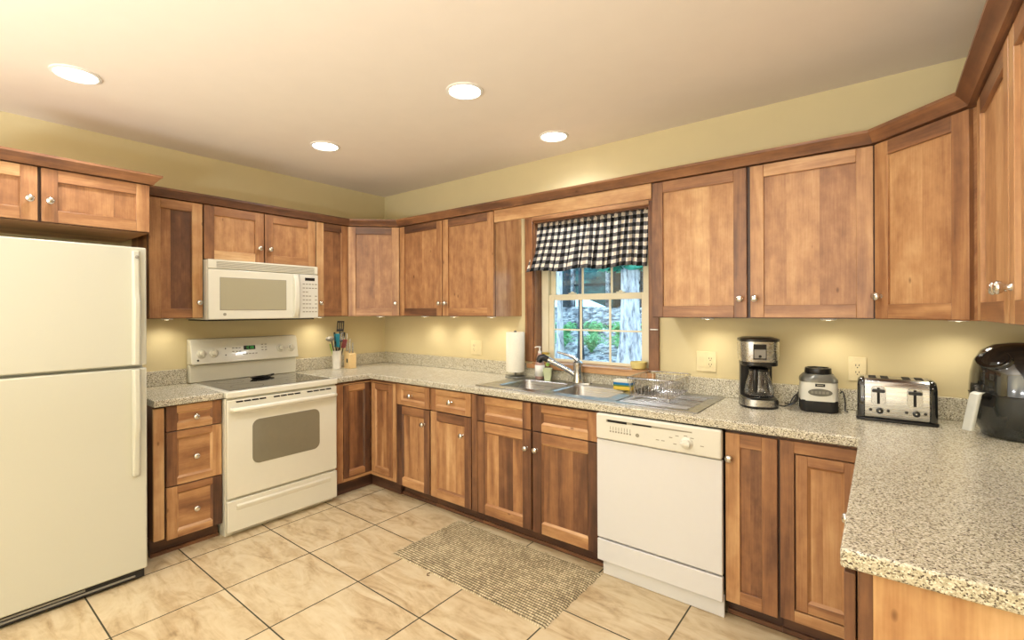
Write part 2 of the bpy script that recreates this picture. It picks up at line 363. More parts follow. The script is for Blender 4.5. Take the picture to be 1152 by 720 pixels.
b.box(1.86, 2.635, 0.124, 0.158, 1.0305, 1.034); b.box(1.86, 2.635, 0.09, 0.158, 2.045, 2.069)
win = struct('window_1', b, 'vinyl', 0.003)
def sash(y0, y1, z0, z1, rb, rt, x0, x1, sw):
    b = MB(); b.box(x0, x0+sw, y0, y1, z0, z1); b.box(x1-sw, x1, y0, y1, z0, z1)
    b.box(x0+sw, x1-sw, y0, y1, z0, z0+rb); b.box(x0+sw, x1-sw, y0, y1, z1-rt, z1)
    o = obj('sash', b, 'vinyl', win, 0.003)
    ym = (y0+y1)/2; g = MB(); ix0, ix1, iz0, iz1 = x0+sw, x1-sw, z0+rb, z1-rt
    for k in (1, 2): x = ix0+(ix1-ix0)*k/3; g.box(x-0.008, x+0.008, ym-0.006, ym-0.001, iz0, iz1)
    z = (iz0+iz1)/2; g.box(ix0, ix1, ym-0.0065, ym-0.0015, z-0.006, z+0.006)
    obj('muntin', g, 'vinyl', win)
    p = MB(); p.box(ix0, ix1, ym, ym+0.004, iz0, iz1); obj('pane', p, 'pane', win)
sash(0.098, 0.122, 1.031, 1.533, 0.022, 0.043, 1.861, 2.634, 0.042)
sash(0.126, 0.15, 1.50, 2.044, 0.035, 0.04, 1.861, 2.634, 0.042)
for x in (2.06, 2.44):
    b = MB(); b.box(x-0.03, x+0.03, 0.1, 0.122, 1.5355, 1.543); b.lathe([(0.012, 1.543), (0.012, 1.552), (0.004, 1.553)], (x, 0.11, 0), 12); obj('sash_lock', b, 'vinyl', win, 0.002)

# ------------------------------------------------------------------ ceiling downlights
for x, y, lab in ((0.87, -2.435, 'recessed ceiling light above the refrigerator side of the room'), (0.888, -1.167, 'recessed ceiling light above the range, farthest down the left side'),
                  (2.18, -1.164, 'recessed ceiling light over the middle of the floor, largest near picture centre'), (2.192, -0.345, 'recessed ceiling light directly above the sink window'),
                  (2.18, -2.55, 'recessed ceiling light over the near floor'), (3.49, -1.165, 'recessed ceiling light above the worktop corner and peninsula')):
    t = thing('recessed_light', lab, 'ceiling light', (x, y, ZC), 0, 'recessed ceiling lights')
    b = MB(); b.loft([[(r*math.cos(2*PI*i/40), r*math.sin(2*PI*i/40), z) for i in range(40)] for r, z in ((0.095, -0.0005), (0.094, -0.006), (0.082, -0.009), (0.078, -0.004), (0.078, -0.0005))], 0, False, False)
    obj('trim_ring', b, 'white', t)
    b = MB(); b.lathe([(0.0775, -0.001), (0.0775, -0.003), (0.05, -0.005), (0.01, -0.006)], (0, 0, 0), 32); obj('lamp_lens', b, 'lens', t)
    d = bpy.data.lights.new('downlight', 'SPOT'); d.energy = 29; d.color = (0.91, 0.94, 1.0); d.spot_size = math.radians(150); d.spot_blend = 0.8; d.shadow_soft_size = 0.07
    o = bpy.data.objects.new('downlight', d); COL.objects.link(o); o.parent = t; o.location = (0, 0, -0.03)

# ------------------------------------------------------------------ knob (shared mesh), doors, drawers
kb = MB(); kb.lathe([(0.010, 0.0), (0.008, 0.003), (0.006, 0.009), (0.0075, 0.013), (0.0145, 0.017), (0.0178, 0.023), (0.0178, 0.027), (0.014, 0.033), (0.004, 0.035)], (0, 0, 0), 20, 0, 'y')
KNOB = mesh_of('knob', kb, 'nickel', 60)
def knob(parent, x, y, z):
    o = bpy.data.objects.new('knob', KNOB); COL.objects.link(o); o.parent = parent; o.location = (x, y, z); return o
def jit(t): return t+random.uniform(-0.03, 0.03)
def panel_door(root, name, x0, x1, z0, z1, yf, st=0.06, tones=(0.5, 0.5, 0.5, 0.5), panel=(0.5,), kn=None, th=0.02, raised=False, bead=True, pg='z', rail=None):
    """front face at y=yf (facing -y); tones = left, right, top, bottom"""
    b = MB(); y1 = yf+th; rl = rail or st
    b.box(x0, x0+st, yf, y1, z0, z1, g='z', t=tones[0]); b.box(x1-st, x1, yf, y1, z0, z1, g='z', t=tones[1])
    b.box(x0+st, x1-st, yf, y1, z1-rl, z1, g='x', t=tones[2]); b.box(x0+st, x1-st, yf, y1, z0, z0+rl, g='x', t=tones[3])
    d = obj(name, b, 'wood', root, 0.0018)
    ix0, ix1, iz0, iz1 = x0+st, x1-st, z0+rl, z1-rl
    p = MB(); n = len(panel); ws = [random.uniform(0.8, 1.3) for _ in panel]; tot = sum(ws); x = ix0-0.002
    if pg == 'z':
        for k in range(n):
            w_ = (ix1-ix0+0.004)*ws[k]/tot; p.box(x, x+w_, yf+0.012, y1-0.002, iz0-0.002, iz1+0.002, g='z', t=panel[k]); x += w_
    else: p.box(ix0-.002, ix1+.002, yf+0.012, y1-0.002, iz0-.002, iz1+.002, g='x', t=panel[0])
    if bead:   # sloped moulding around the panel
        w_ = 0.011; ya, yb = yf+0.003, yf+0.0125
        for (a, c, ai, ci, tt, fl) in (((ix0, iz0), (ix0, iz1), (ix0+w_, iz0+w_), (ix0+w_, iz1-w_), tones[0], 0), ((ix1, iz1), (ix1, iz0), (ix1-w_, iz1-w_), (ix1-w_, iz0+w_), tones[1], 0),
                                       ((ix0, iz1), (ix1, iz1), (ix0+w_, iz1-w_), (ix1-w_, iz1-w_), tones[2], 0), ((ix1, iz0), (ix0, iz0), (ix1-w_, iz0+w_), (ix0+w_, iz0+w_), tones[3], 0)):
            p.add([(a[0], ya, a[1]), (c[0], ya, c[1]), (ci[0], yb, ci[1]), (ai[0], yb, ai[1])], [(0, 1, 2, 3)], 0, tt+0.05, None, [[(a[1]+a[0], 0), (c[1]+c[0], 0), (c[1]+c[0], .01), (a[1]+a[0], .01)]])
    obj('panel', p, 'wood' if bead else 'veneer', d)
    if kn: knob(d, kn[0], yf, kn[1])
    return d

def box_body(root, x0, x1, y0, y1, z0, z1, t=0.5, name='body', extra=None):
    b = MB(); b.box(x0, x1, y0, y1, z0, z1, g='z', t=t); b.t[2] = -0.15      # front face toned dark, painting in the shade of the door gaps
    if extra: extra(b)
    return obj(name, b, 'wood', root, 0.001)

TOE = 0.105; BH = 0.872
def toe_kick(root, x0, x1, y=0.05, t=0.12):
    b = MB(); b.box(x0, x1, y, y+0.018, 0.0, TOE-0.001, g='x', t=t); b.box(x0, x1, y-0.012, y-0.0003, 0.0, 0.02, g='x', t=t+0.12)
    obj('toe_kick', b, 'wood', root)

# ---------------------------------- left run (fronts face +x); local x runs along world +y
RL = PI/2; XFL = 0.59
# drawer base beside the refrigerator
t = thing('base_cabinet', 'narrow wooden three drawer base cabinet between the refrigerator and the range', 'cabinet', (XFL, -2.068, 0), RL)
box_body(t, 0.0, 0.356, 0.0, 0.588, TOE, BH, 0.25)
b = MB(); b.box(0.0, 0.052, -0.02, -0.0003, TOE+0.005, 0.862, g='z', t=0.72); obj('filler_stile', b, 'wood', t, 0.0015)
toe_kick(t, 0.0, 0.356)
for z0, z1, tn, pn in ((0.722, 0.866, (0.30, 0.28, 0.70, 0.72), 0.55), (0.402, 0.716, (0.36, 0.74, 0.62, 0.66), 0.52), (0.095, 0.396, (0.62, 0.24, 0.45, 0.66), 0.55)):
    panel_door(t, 'drawer', 0.064, 0.356, z0, z1, -0.02, 0.052, tn, (pn,), (0.21, (z0+z1)/2-0.005), pg='x', rail=0.04)
# corner base cabinet with two hinged leaves; world coordinates: L shaped
t = thing('base_cabinet', 'L-shaped wooden corner base cabinet with hinged double leaf, right of the range', 'cabinet', (0, 0, 0))
b = MB(); XC = 0.932
b.prism([(0.002, -0.928), (0.60, -0.928), (0.60, -0.60), (XC, -0.60), (XC, -0.002), (0.002, -0.002)], TOE, BH, 'z', 0, 0.3); obj('body', b, 'wood', t, 0.001)
b = MB()
b.box(0.6003, 0.614, -0.928, -0.862, TOE, BH-0.016, g='z', t=0.5); b.box(0.6003, 0.614, -0.862, -0.6003, 0.846, BH-0.016, g='y', t=0.6); b.box(0.6003, 0.614, -0.862, -0.6003, TOE, 0.128, g='y', t=0.55)
b.box(0.614, 0.894, -0.614, -0.6003, 0.846, BH-0.016, g='x', t=0.55); b.box(0.614, 0.894, -0.614, -0.6003, TOE, 0.128, g='x', t=0.55); b.box(0.894, XC, -0.614, -0.6003, TOE, BH-0.016, g='z', t=0.62)
obj('face_frame', b, 'wood', t, 0.001)
b = MB(); b.box(0.55, 0.568, -0.928, -0.55, 0, TOE-0.001, g='y', t=0.12); b.box(0.568, XC, -0.568, -0.55, 0, TOE-0.001, g='x', t=0.12); obj('toe_kick', b, 'wood', t)
def rotdoor(parent, M4, **k):
    """panel door built in its own frame and placed with a matrix under its cabinet"""
    d = panel_door(parent, **k); d.matrix_local = M4; return d
rotdoor(t, Matrix.Translation((0.616, -0.858, 0)) @ Matrix.Rotation(RL, 4, 'Z'), name='door', x0=0, x1=0.235, z0=0.132, z1=0.842, yf=0.0, st=0.045, tones=(0.25, 0.2, 0.62, 0.5), panel=(0.42, 0.3, 0.18), th=0.015)
rotdoor(t, Matrix.Translation((0.628, -0.616, 0)), name='door', x0=0, x1=0.262, z0=0.132, z1=0.842, yf=0.0, st=0.045, tones=(0.6, 0.5, 0.5, 0.5), panel=(0.55, 0.48), th=0.015)

# ---------------------------------- back run, fronts face -y
YB = -0.59
t = thing('base_cabinet', 'wooden base cabinet with one small drawer over one door, nearest the far corner', 'cabinet', (0.934, YB, 0))
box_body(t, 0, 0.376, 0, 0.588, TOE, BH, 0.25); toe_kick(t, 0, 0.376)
panel_door(t, 'drawer', 0.004, 0.366, 0.705, 0.862, -0.02, 0.05, (0.62, 0.55, 0.6, 0.62), (0.62,), (0.172, 0.785), pg='x', rail=0.038)
panel_door(t, 'door', 0.004, 0.366, 0.095, 0.698, -0.02, 0.06, (0.16, 0.28, 0.5, 0.62), (0.5, 0.58, 0.62), (0.310, 0.593))
t = thing('base_cabinet', 'wooden base cabinet with drawer over pale door, left neighbour of the sink cabinet', 'cabinet', (1.311, YB, 0))
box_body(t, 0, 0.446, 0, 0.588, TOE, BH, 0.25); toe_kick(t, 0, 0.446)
panel_door(t, 'drawer', 0.004, 0.392, 0.708, 0.862, -0.02, 0.05, (0.55, 0.6, 0.6, 0.66), (0.6,), (0.21, 0.785), pg='x', rail=0.038)
panel_door(t, 'door', 0.004, 0.392, 0.095, 0.701, -0.02, 0.06, (0.62, 0.32, 0.28, 0.55), (0.55, 0.62, 0.60), (0.318, 0.575))
b = MB(); b.box(0.40, 0.446, -0.02, -0.0003, 0.095, 0.862, g='z', t=0.42); obj('filler_stile', b, 'wood', t, 0.0015)
t = thing('sink_cabinet', 'wide wooden sink base cabinet with two false fronts above two dark-streaked doors', 'cabinet', (1.758, YB, 0))
b = MB(); b.box(0, 0.883, 0, 0.588, TOE, 0.705, g='z', t=-0.1); b.box(0, 0.883, 0, 0.018, 0.7053, BH, g='x', t=-0.1); b.box(0, 0.018, 0.0183, 0.588, 0.7053, BH, g='z', t=.3); b.box(0.865, 0.883, 0.0183, 0.588, 0.7053, BH, g='z', t=.3)  # front toned dark so the gaps between doors look shaded
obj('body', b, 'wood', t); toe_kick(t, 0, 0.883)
panel_door(t, 'false_front', 0.004, 0.432, 0.698, 0.858, -0.02, 0.062, (0.3, 0.38, 0.66, 0.62), (0.55,), None, pg='x', rail=0.045)
panel_door(t, 'false_front', 0.446, 0.878, 0.698, 0.858, -0.02, 0.062, (0.26, 0.5, 0.52, 0.66), (0.5,), None, pg='x', rail=0.045)
panel_door(t, 'door', 0.004, 0.432, 0.095, 0.691, -0.02, 0.062, (0.34, 0.26, 0.62, 0.5), (0.6, 0.28, 0.5), (0.402, 0.586))
panel_door(t, 'door', 0.446, 0.878, 0.095, 0.691, -0.02, 0.062, (0.24, 0.12, 0.55, 0.66), (0.4, 0.36, 0.3), (0.474, 0.586))
t = thing('base_cabinet', 'narrow full-height single-door wooden base cabinet right of the dishwasher', 'cabinet', (3.276, YB, 0))
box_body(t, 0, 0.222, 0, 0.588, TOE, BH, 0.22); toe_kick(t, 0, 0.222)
panel_door(t, 'door', 0.004, 0.212, 0.085, 0.855, -0.02, 0.06, (0.62, 0.45, 0.5, 0.48), (0.45, 0.32), (0.024, 0.742), bead=False)
# right corner base, inset door in a face frame
t = thing('base_cabinet', 'wooden corner base cabinet with inset door under the peninsula corner', 'cabinet', (3.4985, YB, 0))
b = MB(); b.box(0.0, 0.934, 0.0, 0.588, TOE, BH, g='z', t=0.3); obj('body', b, 'wood', t)
b = MB(); b.box(0, 0.052, -0.02, -0.0003, TOE-0.01, 0.858, g='z', t=0.42); b.box(0.052, 0.30, -0.02, -0.0003, 0.808, 0.858, g='x', t=0.48); b.box(0.052, 0.30, -0.02, -0.0003, TOE-0.01, 0.142, g='x', t=0.55); b.box(0.272, 0.30, -0.02, -0.0003, 0.142, 0.808, g='z', t=0.4)
obj('face_frame', b, 'wood', t, 0.0015); toe_kick(t, 0, 0.33)
panel_door(t, 'door', 0.058, 0.267, 0.148, 0.802, -0.019, 0.042, (0.52, 0.5, 0.5, 0.55), (0.58, 0.62), None, th=0.018)
# peninsula cabinet, doors face -x
t = thing('peninsula_cabinet', 'near peninsula base cabinet with a pale wooden end panel', 'cabinet', (3.80, -0.62, 0), -PI/2)
b = MB(); b.box(0, 1.06, 0.0, 0.633, TOE, BH, g='z', t=0.5); obj('body', b, 'wood', t)
b = MB(); b.box(1.0605, 1.072, 0.002, 0.026, 0.03, BH-0.002, g='z', t=0.26); obj('end_stile', b, 'wood', t, 0.001)
b = MB(); b.box(1.0605, 1.07, 0.0262, 0.633, 0.03, BH-0.002, g='z', t=0.80); obj('end_panel', b, 'wood', t)
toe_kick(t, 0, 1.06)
panel_door(t, 'door', 0.03, 0.52, 0.095, 0.855, -0.023, 0.06, (0.4, 0.4, 0.5, 0.5), (0.5,), (0.49, 0.76))
panel_door(t, 'door', 0.535, 1.072, 0.095, 0.855, -0.023, 0.06, (0.4, 0.24, 0.4, 0.4), (0.5,), (0.575, 0.3))

# ------------------------------------------------------------------ wall cabinets
UZ0, UZ1 = 1.372, 2.128; UD = 0.315
def wall_cab(label, loc, rz, w_, doors, z0=UZ0, z1=UZ1, depth=UD, bt=0.5, name='wall_cabinet', st=0.06):
    t = thing(name, label, 'cabinet', loc, rz)
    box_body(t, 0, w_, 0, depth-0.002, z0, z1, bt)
    for (x0, x1, tn, pn, kn) in doors:
        panel_door(t, 'door', x0, x1, z0+0.004, z1-0.004, -0.02, st, tn, pn, kn, bead=False)
    return t
wall_cab('tall single-door wall cabinet left of the microwave', (UD, -2.018, 0), RL, 0.302, [(0.006, 0.298, (0.58, 0.7, 0.5, 0.55), (0.5, 0.26, 0.24), (0.272, 1.475))])
wall_cab('short two-door wall cabinet directly above the microwave', (UD, -1.714, 0), RL, 0.796,
         [(0.004, 0.391, (0.42, 0.45, 0.55, 0.78), (0.62, 0.6), (0.357, 1.868)), (0.399, 0.790, (0.5, 0.55, 0.5, 0.58), (0.55, 0.6), (0.433, 1.868))], z0=1.763)
wall_cab('narrow single-door wall cabinet between microwave and far corner cabinet', (UD, -0.916, 0), RL, 0.292, [(0.004, 0.284, (0.74, 0.55, 0.16, 0.42), (0.45, 0.38), (0.03, 1.48))])
def corner_cab(label, poly, p0, ang, w_, door):
    t = thing('corner_wall_cabinet', label, 'cabinet')
    b = MB(); b.prism(poly, UZ0, UZ1, 'z', 0, 0.5); obj('body', b, 'wood', t)
    rotdoor(t, Matrix.Translation((p0[0], p0[1], 0)) @ Matrix.Rotation(ang, 4, 'Z'), **door)
    return t
q = math.sqrt(0.5)
corner_cab('diagonal corner wall cabinet in the far left corner', [(0.002, -0.002), (0.002, -0.622), (UD, -0.622), (0.626, -UD), (0.626, -0.002)], (UD, -0.622), PI/4, 0.43,
           dict(name='door', x0=0.008, x1=0.428, z0=UZ0+.004, z1=UZ1-.004, yf=-0.02, st=0.062, tones=(0.58, 0.6, 0.28, 0.62), panel=(0.48, 0.52), kn=(0.398, 1.48), bead=False))
wall_cab('two-door wall cabinet left of the window', (0.628, -UD, 0), 0, 1.05, [(0.012, 0.521, (0.58, 0.55, 0.2, 0.3), (0.52, 0.55), (0.503, 1.475)), (0.530, 1.046, (0.52, 0.55, 0.3, 0.52), (0.56, 0.55), (0.572, 1.475))], bt=0.62)
wall_cab('two-door wall cabinet right of the window, above the coffee maker', (2.83, -UD, 0), 0, 0.99, [(0.004, 0.486, (0.34, 0.36, 0.46, 0.45), (0.66, 0.7, 0.62), (0.457, 1.47)), (0.502, 0.986, (0.6, 0.55, 0.58, 0.48), (0.56, 0.6, 0.5), (0.524, 1.47))])
corner_cab('diagonal corner wall cabinet in the right corner above the toaster', [(XR-.002, -0.002), (3.822, -0.002), (3.822, -UD), (4.117, -0.60), (4.117, -0.625), (XR-.002, -0.625)], (3.822, -UD), -math.atan2(0.285, 0.295), 0.41,
           dict(name='door', x0=0.016, x1=0.387, z0=UZ0+.004, z1=UZ1-.004, yf=-0.02, st=0.06, tones=(0.6, 0.5, 0.36, 0.52), panel=(0.68, 0.6), kn=(0.042, 1.47), bead=False))
wall_cab('wall cabinet on the right wall above the air fryer, at the picture edge', (4.12, -0.628, 0), -PI/2, 1.06, [(0.03, 0.535, (0.66, 0.62, 0.36, 0.42), (0.6, 0.7), (0.507, 1.47)), (0.545, 1.05, (0.66, 0.6, 0.5, 0.45), (0.6, 0.6), (0.573, 1.47))])
# over-refrigerator cabinet (deep)
wall_cab('deep two-door wall cabinet above the refrigerator', (0.60, -2.98, 0), RL, 0.90, [(0.004, 0.445, (0.5, 0.5, 0.72, 0.56), (0.5, 0.48), (0.415, 1.963)), (0.458, 0.896, (0.48, 0.56, 0.5, 0.54), (0.46, 0.54, 0.5), (0.487, 1.963))], z0=1.858, depth=0.60, bt=0.6)

# crown mouldings: profile swept along the cabinet fronts
def crown(label, path, tones, ret=None, z0=2.1295):
    prof = [(0.0, 0.0), (0.012, 0.0), (0.016, 0.008), (0.034, 0.030), (0.046, 0.040), (0.046, 0.052), (-0.03, 0.052), (-0.03, 0.0)]
    t = MB(); n = len(path); rings = []
    for i in range(n):
        p = Vector(path[i]); a = (p-Vector(path[i-1])).normalized() if i else None; c = (Vector(path[i+1])-p).normalized() if i < n-1 else None
        na = Vector((a.y, -a.x)) if a else None; nc = Vector((c.y, -c.x)) if c else None
        if a and c: nn = (na+nc).normalized(); nn = nn/max(0.3, nn.dot(na))
        else: nn = na or nc
        rings.append([(p.x+nn.x*o, p.y+nn.y*o, z0+z) for o, z in prof])
    for i in range(n-1):
        k = len(prof); L_ = (Vector(path[i+1])-Vector(path[i])).length; vs = rings[i]+rings[i+1]; fs = []; uv = []; dist = 0
        for j in range(k):
            j2 = (j+1) % k; fs.append((j, k+j, k+j2, j2)); uv.append([(0, dist), (L_, dist), (L_, dist+0.02), (0, dist+0.02)]); dist += 0.02
        fs += [tuple(range(k)), tuple(range(k, 2*k))[::-1]]; uv += [[(0, 0)]*k, [(0, 0)]*k]
        t.add(vs, fs, 0, tones[i], None, uv)
    o = obj('crown_moulding', t, 'wood'); tag(o, label, 'moulding'); return o
crown('crown moulding along the tops of the far wall cabinets from the range side across the window to the right wall',
      [(0.337, -2.018), (0.337, -0.626), (0.632, -0.337), (3.818, -0.337), (4.094, -0.61), (4.094, -1.69)], [0.26, 0.36, 0.34, 0.3, 0.3])
crown('short crown moulding on top of the deep cabinet over the refrigerator', [(0.62, -2.98), (0.62, -2.078), (0.39, -2.078)], [0.36, 0.4])
b = MB(); b.box(1.6795, 2.8285, -0.333, -0.314, 2.042, 2.1285, g='x', t=0.66)
o = obj('valance_board', b, 'wood', None, 0.002); tag(o, 'horizontal wooden board bridging the wall cabinets above the window', 'board')

# ------------------------------------------------------------------ worktops
def cells(b, xs, ys, inside, z0, z1, m=0):
    nx, ny = len(xs)-1, len(ys)-1; I = lambda i, j: 0 <= i < nx and 0 <= j < ny and inside((xs[i]+xs[i+1])/2, (ys[j]+ys[j+1])/2)
    idx = {}; vs = []; fs = []
    def V(i, j, k):
        if (i, j, k) not in idx: idx[(i, j, k)] = len(vs); vs.append((xs[i], ys[j], (z0, z1)[k]))
        return idx[(i, j, k)]
    for i in range(nx):
        for j in range(ny):
            if not I(i, j): continue
            fs.append((V(i, j, 1), V(i+1, j, 1), V(i+1, j+1, 1), V(i, j+1, 1))); fs.append((V(i, j, 0), V(i, j+1, 0), V(i+1, j+1, 0), V(i+1, j, 0)))
            if not I(i, j-1): fs.append((V(i, j, 0), V(i+1, j, 0), V(i+1, j, 1), V(i, j, 1)))
            if not I(i, j+1): fs.append((V(i+1, j+1, 0), V(i, j+1, 0), V(i, j+1, 1), V(i+1, j+1, 1)))
            if not I(i-1, j): fs.append((V(i, j+1, 0), V(i, j, 0), V(i, j, 1), V(i, j+1, 1)))
            if not I(i+1, j): fs.append((V(i+1, j, 0), V(i+1, j+1, 0), V(i+1, j+1, 1), V(i+1, j, 1)))
    b.add(vs, fs, m)
D = 0.634; CZ0, CZ1 = 0.8735, 0.914; PX = 3.772; PY = -1.719
SX0, SX1, SY0, SY1 = 1.80, 2.64, -0.505, -0.13       # cut-out for both bowls
b = MB()
cells(b, [0.001, D, SX0, SX1, PX, XR-0.001], [PY, -0.937, -D, SY0, SY1, -0.001],
      lambda x, y: ((x < D and y > -0.937) or y > -D or x > PX) and not (SX0 < x < SX1 and SY0 < y < SY1), CZ0, CZ1)
wt = obj('worktop', b, 'counter', None, 0.006, 3); tag(wt, 'long speckled beige laminate worktop running round the corner to the peninsula', 'worktop')
b = MB()
b.box(0.001, 0.021, -0.937, -0.0215, CZ1+0.0003, 1.016); b.box(0.001, XR-0.001, -0.021, -0.0005, CZ1+0.0003, 1.016); b.box(XR-0.021, XR-0.001, PY, -0.0215, CZ1+0.0003, 1.016)
obj('backsplash', b, 'counter', wt, 0.003)
b = MB(); b.box(0.001, D, -2.070, -1.712, CZ0, CZ1)
wt2 = obj('worktop', b, 'counter', None, 0.006, 3); tag(wt2, 'short speckled worktop piece between the refrigerator and the range', 'worktop')
b = MB(); b.box(0.001, 0.021, -2.070, -1.712, CZ1+0.0003, 1.016); obj('backsplash', b, 'counter', wt2, 0.003)

# ------------------------------------------------------------------ sink
t = thing('sink', 'stainless steel double-bowl sink with ribbed drainboard under the window', 'sink', (0, 0, CZ1))
b = MB(); DX1 = 3.145
bowls = [(1.825, 2.215, -0.49, -0.15), (2.250, 2.625, -0.49, -0.15)]
xs = sorted({1.715, 1.825, 2.215, 2.250, 2.625, 2.70, 3.10, DX1}); ys = [-0.575, -0.53, -0.49, -0.15, -0.12, -0.045]
cells(b, xs, ys, lambda x, y: not any(a < x < c and e < y < f for a, c, e, f in bowls) and not (2.70 < x < 3.10 and -0.53 < y < -0.12), 0.0003, 0.005)
def ring(a, c, e, f, r, z): return rrect((a+c)/2, (e+f)/2, c-a, f-e, r, z)
obj('rim', b, 'steelbowl', t, 0.002)
b = MB(); px0, px1, py0, py1 = 2.70, 3.10, -0.53, -0.12
b.box(px0, px1, py0, py1, 0.0003, 0.0015)
for k in range(9):
    y = py0+0.035+k*0.0425; b.loft([[(x, y-0.010, z) if i == 0 else (x, y-0.005, z+0.0045) if i == 1 else (x, y+0.005, z+0.0045) if i == 2 else (x, y+0.010, z) for i in range(4)] for x, z in ((px0+0.015, 0.0015), (px1-0.02, 0.0015))])
obj('drainboard', b, 'steelbowl', t)
for a, c, e, f in bowls:
    b = MB(); n = 0.0005
    b.loft([ring(a, c, e, f, 0.0015, 0.0047), ring(a+n, c-n, e+n, f-n, 0.05, 0.0045), ring(a+0.004, c-0.004, e+0.004, f-0.004, 0.05, -0.004), ring(a+0.012, c-0.012, e+0.012, f-0.012, 0.055, -0.15),
            ring(a+0.03, c-0.03, e+0.03, f-0.03, 0.06, -0.17), ring(a+0.12, c-0.12, e+0.12, f-0.12, 0.03, -0.176)], 0, False, True)
    o = obj('bowl', b, 'steelbowl', t, smooth=50)
    d = MB(); cx, cy = (a+c)/2, (e+f)/2; d.lathe([(0.045, -0.1755), (0.043, -0.172), (0.03, -0.174), (0.01, -0.175)], (cx, cy, 0), 24); obj('drain', d, 'chrome', o)
# faucet
t = thing('faucet', 'chrome single-lever pull-out kitchen faucet behind the sink bowls', 'faucet', (2.215, -0.085, CZ1+0.0053))
b = MB(); b.loft([[(0.055*(1.8 if abs(math.cos(a)) > 2 else 1)*math.cos(a)*1.9, 0.028*math.sin(a), z) for a in [2*PI*i/32 for i in range(32)]] for z in (0, 0.006)]); b.lathe([(0.038, 0.006), (0.036, 0.015), (0.033, 0.03), (0.032, 0.09), (0.034, 0.115), (0.034, 0.138), (0.02, 0.15), (0.006, 0.153)], (0, 0, 0), 24)
obj('body', b, 'chrome', t)
b = MB(); b.tube([(-0.005, -0.005, 0.045), (-0.06, -0.03, 0.085), (-0.13, -0.065, 0.125), (-0.185, -0.09, 0.155)], [0.016, 0.015, 0.016, 0.02], 14); obj('spout', b, 'chrome', t)
b = MB(); b.tube([(-0.185, -0.09, 0.155), (-0.215, -0.105, 0.17), (-0.232, -0.113, 0.165), (-0.24, -0.118, 0.145)], [0.0215, 0.024, 0.026, 0.024], 16); b.tube([(-0.24, -0.118, 0.145), (-0.243, -0.12, 0.135)], [0.02, 0.016], 16)
obj('spray_head', b, 'black', t)
b = MB(); b.tube([(0.0, 0.0, 0.148), (-0.03, 0.0, 0.172), (-0.09, -0.01, 0.19), (-0.15, -0.02, 0.203)], [0.016, 0.013, 0.009, 0.007], 10); obj('lever', b, 'chrome', t)

# ------------------------------------------------------------------ refrigerator
t = thing('refrigerator', 'bisque top-freezer refrigerator standing at the left picture edge', 'refrigerator', (0.78, -2.985, 0), RL)
FW = 0.845
b = MB(); b.box(0.004, FW-0.004, 0.062, 0.76, 0.02, 1.74); obj('body', b, 'fridge', t, 0.004)
b = MB(); b.box(0.01, FW-0.01, 0.02, 0.062, 0.012, 0.054); obj('kick_grille', b, 'matteblack', t)
b = MB()
for k in range(2): b.box(0.04, FW-0.05-0.2*k, 0.014, 0.0198, 0.024+k*0.016, 0.032+k*0.016)
obj('grille_bar', b, 'greyplastic', t)
b = MB(); b.box(0, FW, 0.0, 0.06, 1.134, 1.755); fd = obj('freezer_door', b, 'fridge', t, 0.008, 3)
b = MB(); b.box(0, FW, 0.0, 0.06, 0.058, 1.120); rd = obj('fridge_door', b, 'fridge', t, 0.008, 3)
def fhandle(par, z0, z1, flip):
    b = MB(); x0, x1 = FW-0.066, FW-0.034
    zz = [z0+(z1-z0)*k/16 for k in range(17)]; rings = []
    for k, z in enumerate(zz):
        s = (k/16 if not flip else 1-k/16); out = 0.018+0.020*min(1, max(0, (s-0.0)*1.0))*math.sin(PI*min(1, 0.15+0.85*s)) + (0.014 if s < 0.62 else 0)
        w_ = 0.5; rings.append([(x0, -0.0003, z), (x0, -out*0.7, z), (x0+0.006, -out, z), (x1-0.006, -out, z), (x1, -out*0.7, z), (x1, -0.0003, z)])
    b.loft(rings); return obj('handle', b, 'fridge', par, 0.003)
fhandle(fd, 1.14, 1.735, False); fhandle(rd, 0.56, 1.115, True)
b = MB(); b.lathe([(0.009, 0), (0.009, 0.004), (0.006, 0.006)], (FW-0.05, -0.033, 1.70), 14, 0, 'y'); obj('badge', b, 'greyplastic', fd)
b = MB(); b.box(0.01, 0.09, 0.005, 0.10, 1.7553, 1.772); obj('hinge_cover', b, 'fridge', t, 0.004)

# ------------------------------------------------------------------ range
t = thing('range', 'bisque free-standing electric range with black glass cooktop', 'range', (0.66, -1.708, 0), RL)
RW = 0.768
b = MB(); b.box(0.003, RW-0.003, 0.022, 0.655, 0.05, 0.87); b.box(0.01, RW-0.01, 0.05, 0.6, 0.0, 0.05); obj('body', b, 'enamel', t, 0.003)
b = MB(); b.box(0, RW, -0.008, 0.60, 0.8735, 0.914); cook = obj('cooktop', b, 'enamel', t, 0.008, 3)
b = MB(); b.box(0.035, RW-0.035, 0.045, 0.575, 0.9142, 0.9165); gl = obj('glass_top', b, 'blackglass', t)
for cx, cy, r in ((0.2, 0.17, 0.10), (0.56, 0.17, 0.085), (0.2, 0.44, 0.085), (0.56, 0.44, 0.10)):
    b = MB(); b.loft([[(cx+q_*math.cos(2*PI*i/40), cy+q_*math.sin(2*PI*i/40), 0.91665) for i in range(40)] for q_ in (r, r-0.004)], 0, False, False); obj('burner_ring', b, 'ringprint', gl)
b = MB(); b.box(0.006, RW-0.006, -0.004, 0.0218, 0.245, 0.862); od = obj('oven_door', b, 'enamel', t, 0.008, 3)
for s in range(3):
    b = MB()
    for k in range(4): x = 0.06+s*0.235+k*0.048; b.prism([(x, 0.842), (x+0.042, 0.842), (x+0.038, 0.852), (x-0.004, 0.852)], -0.0048, -0.0042, 'y')
    obj('vent_slot', b, 'gap', od)
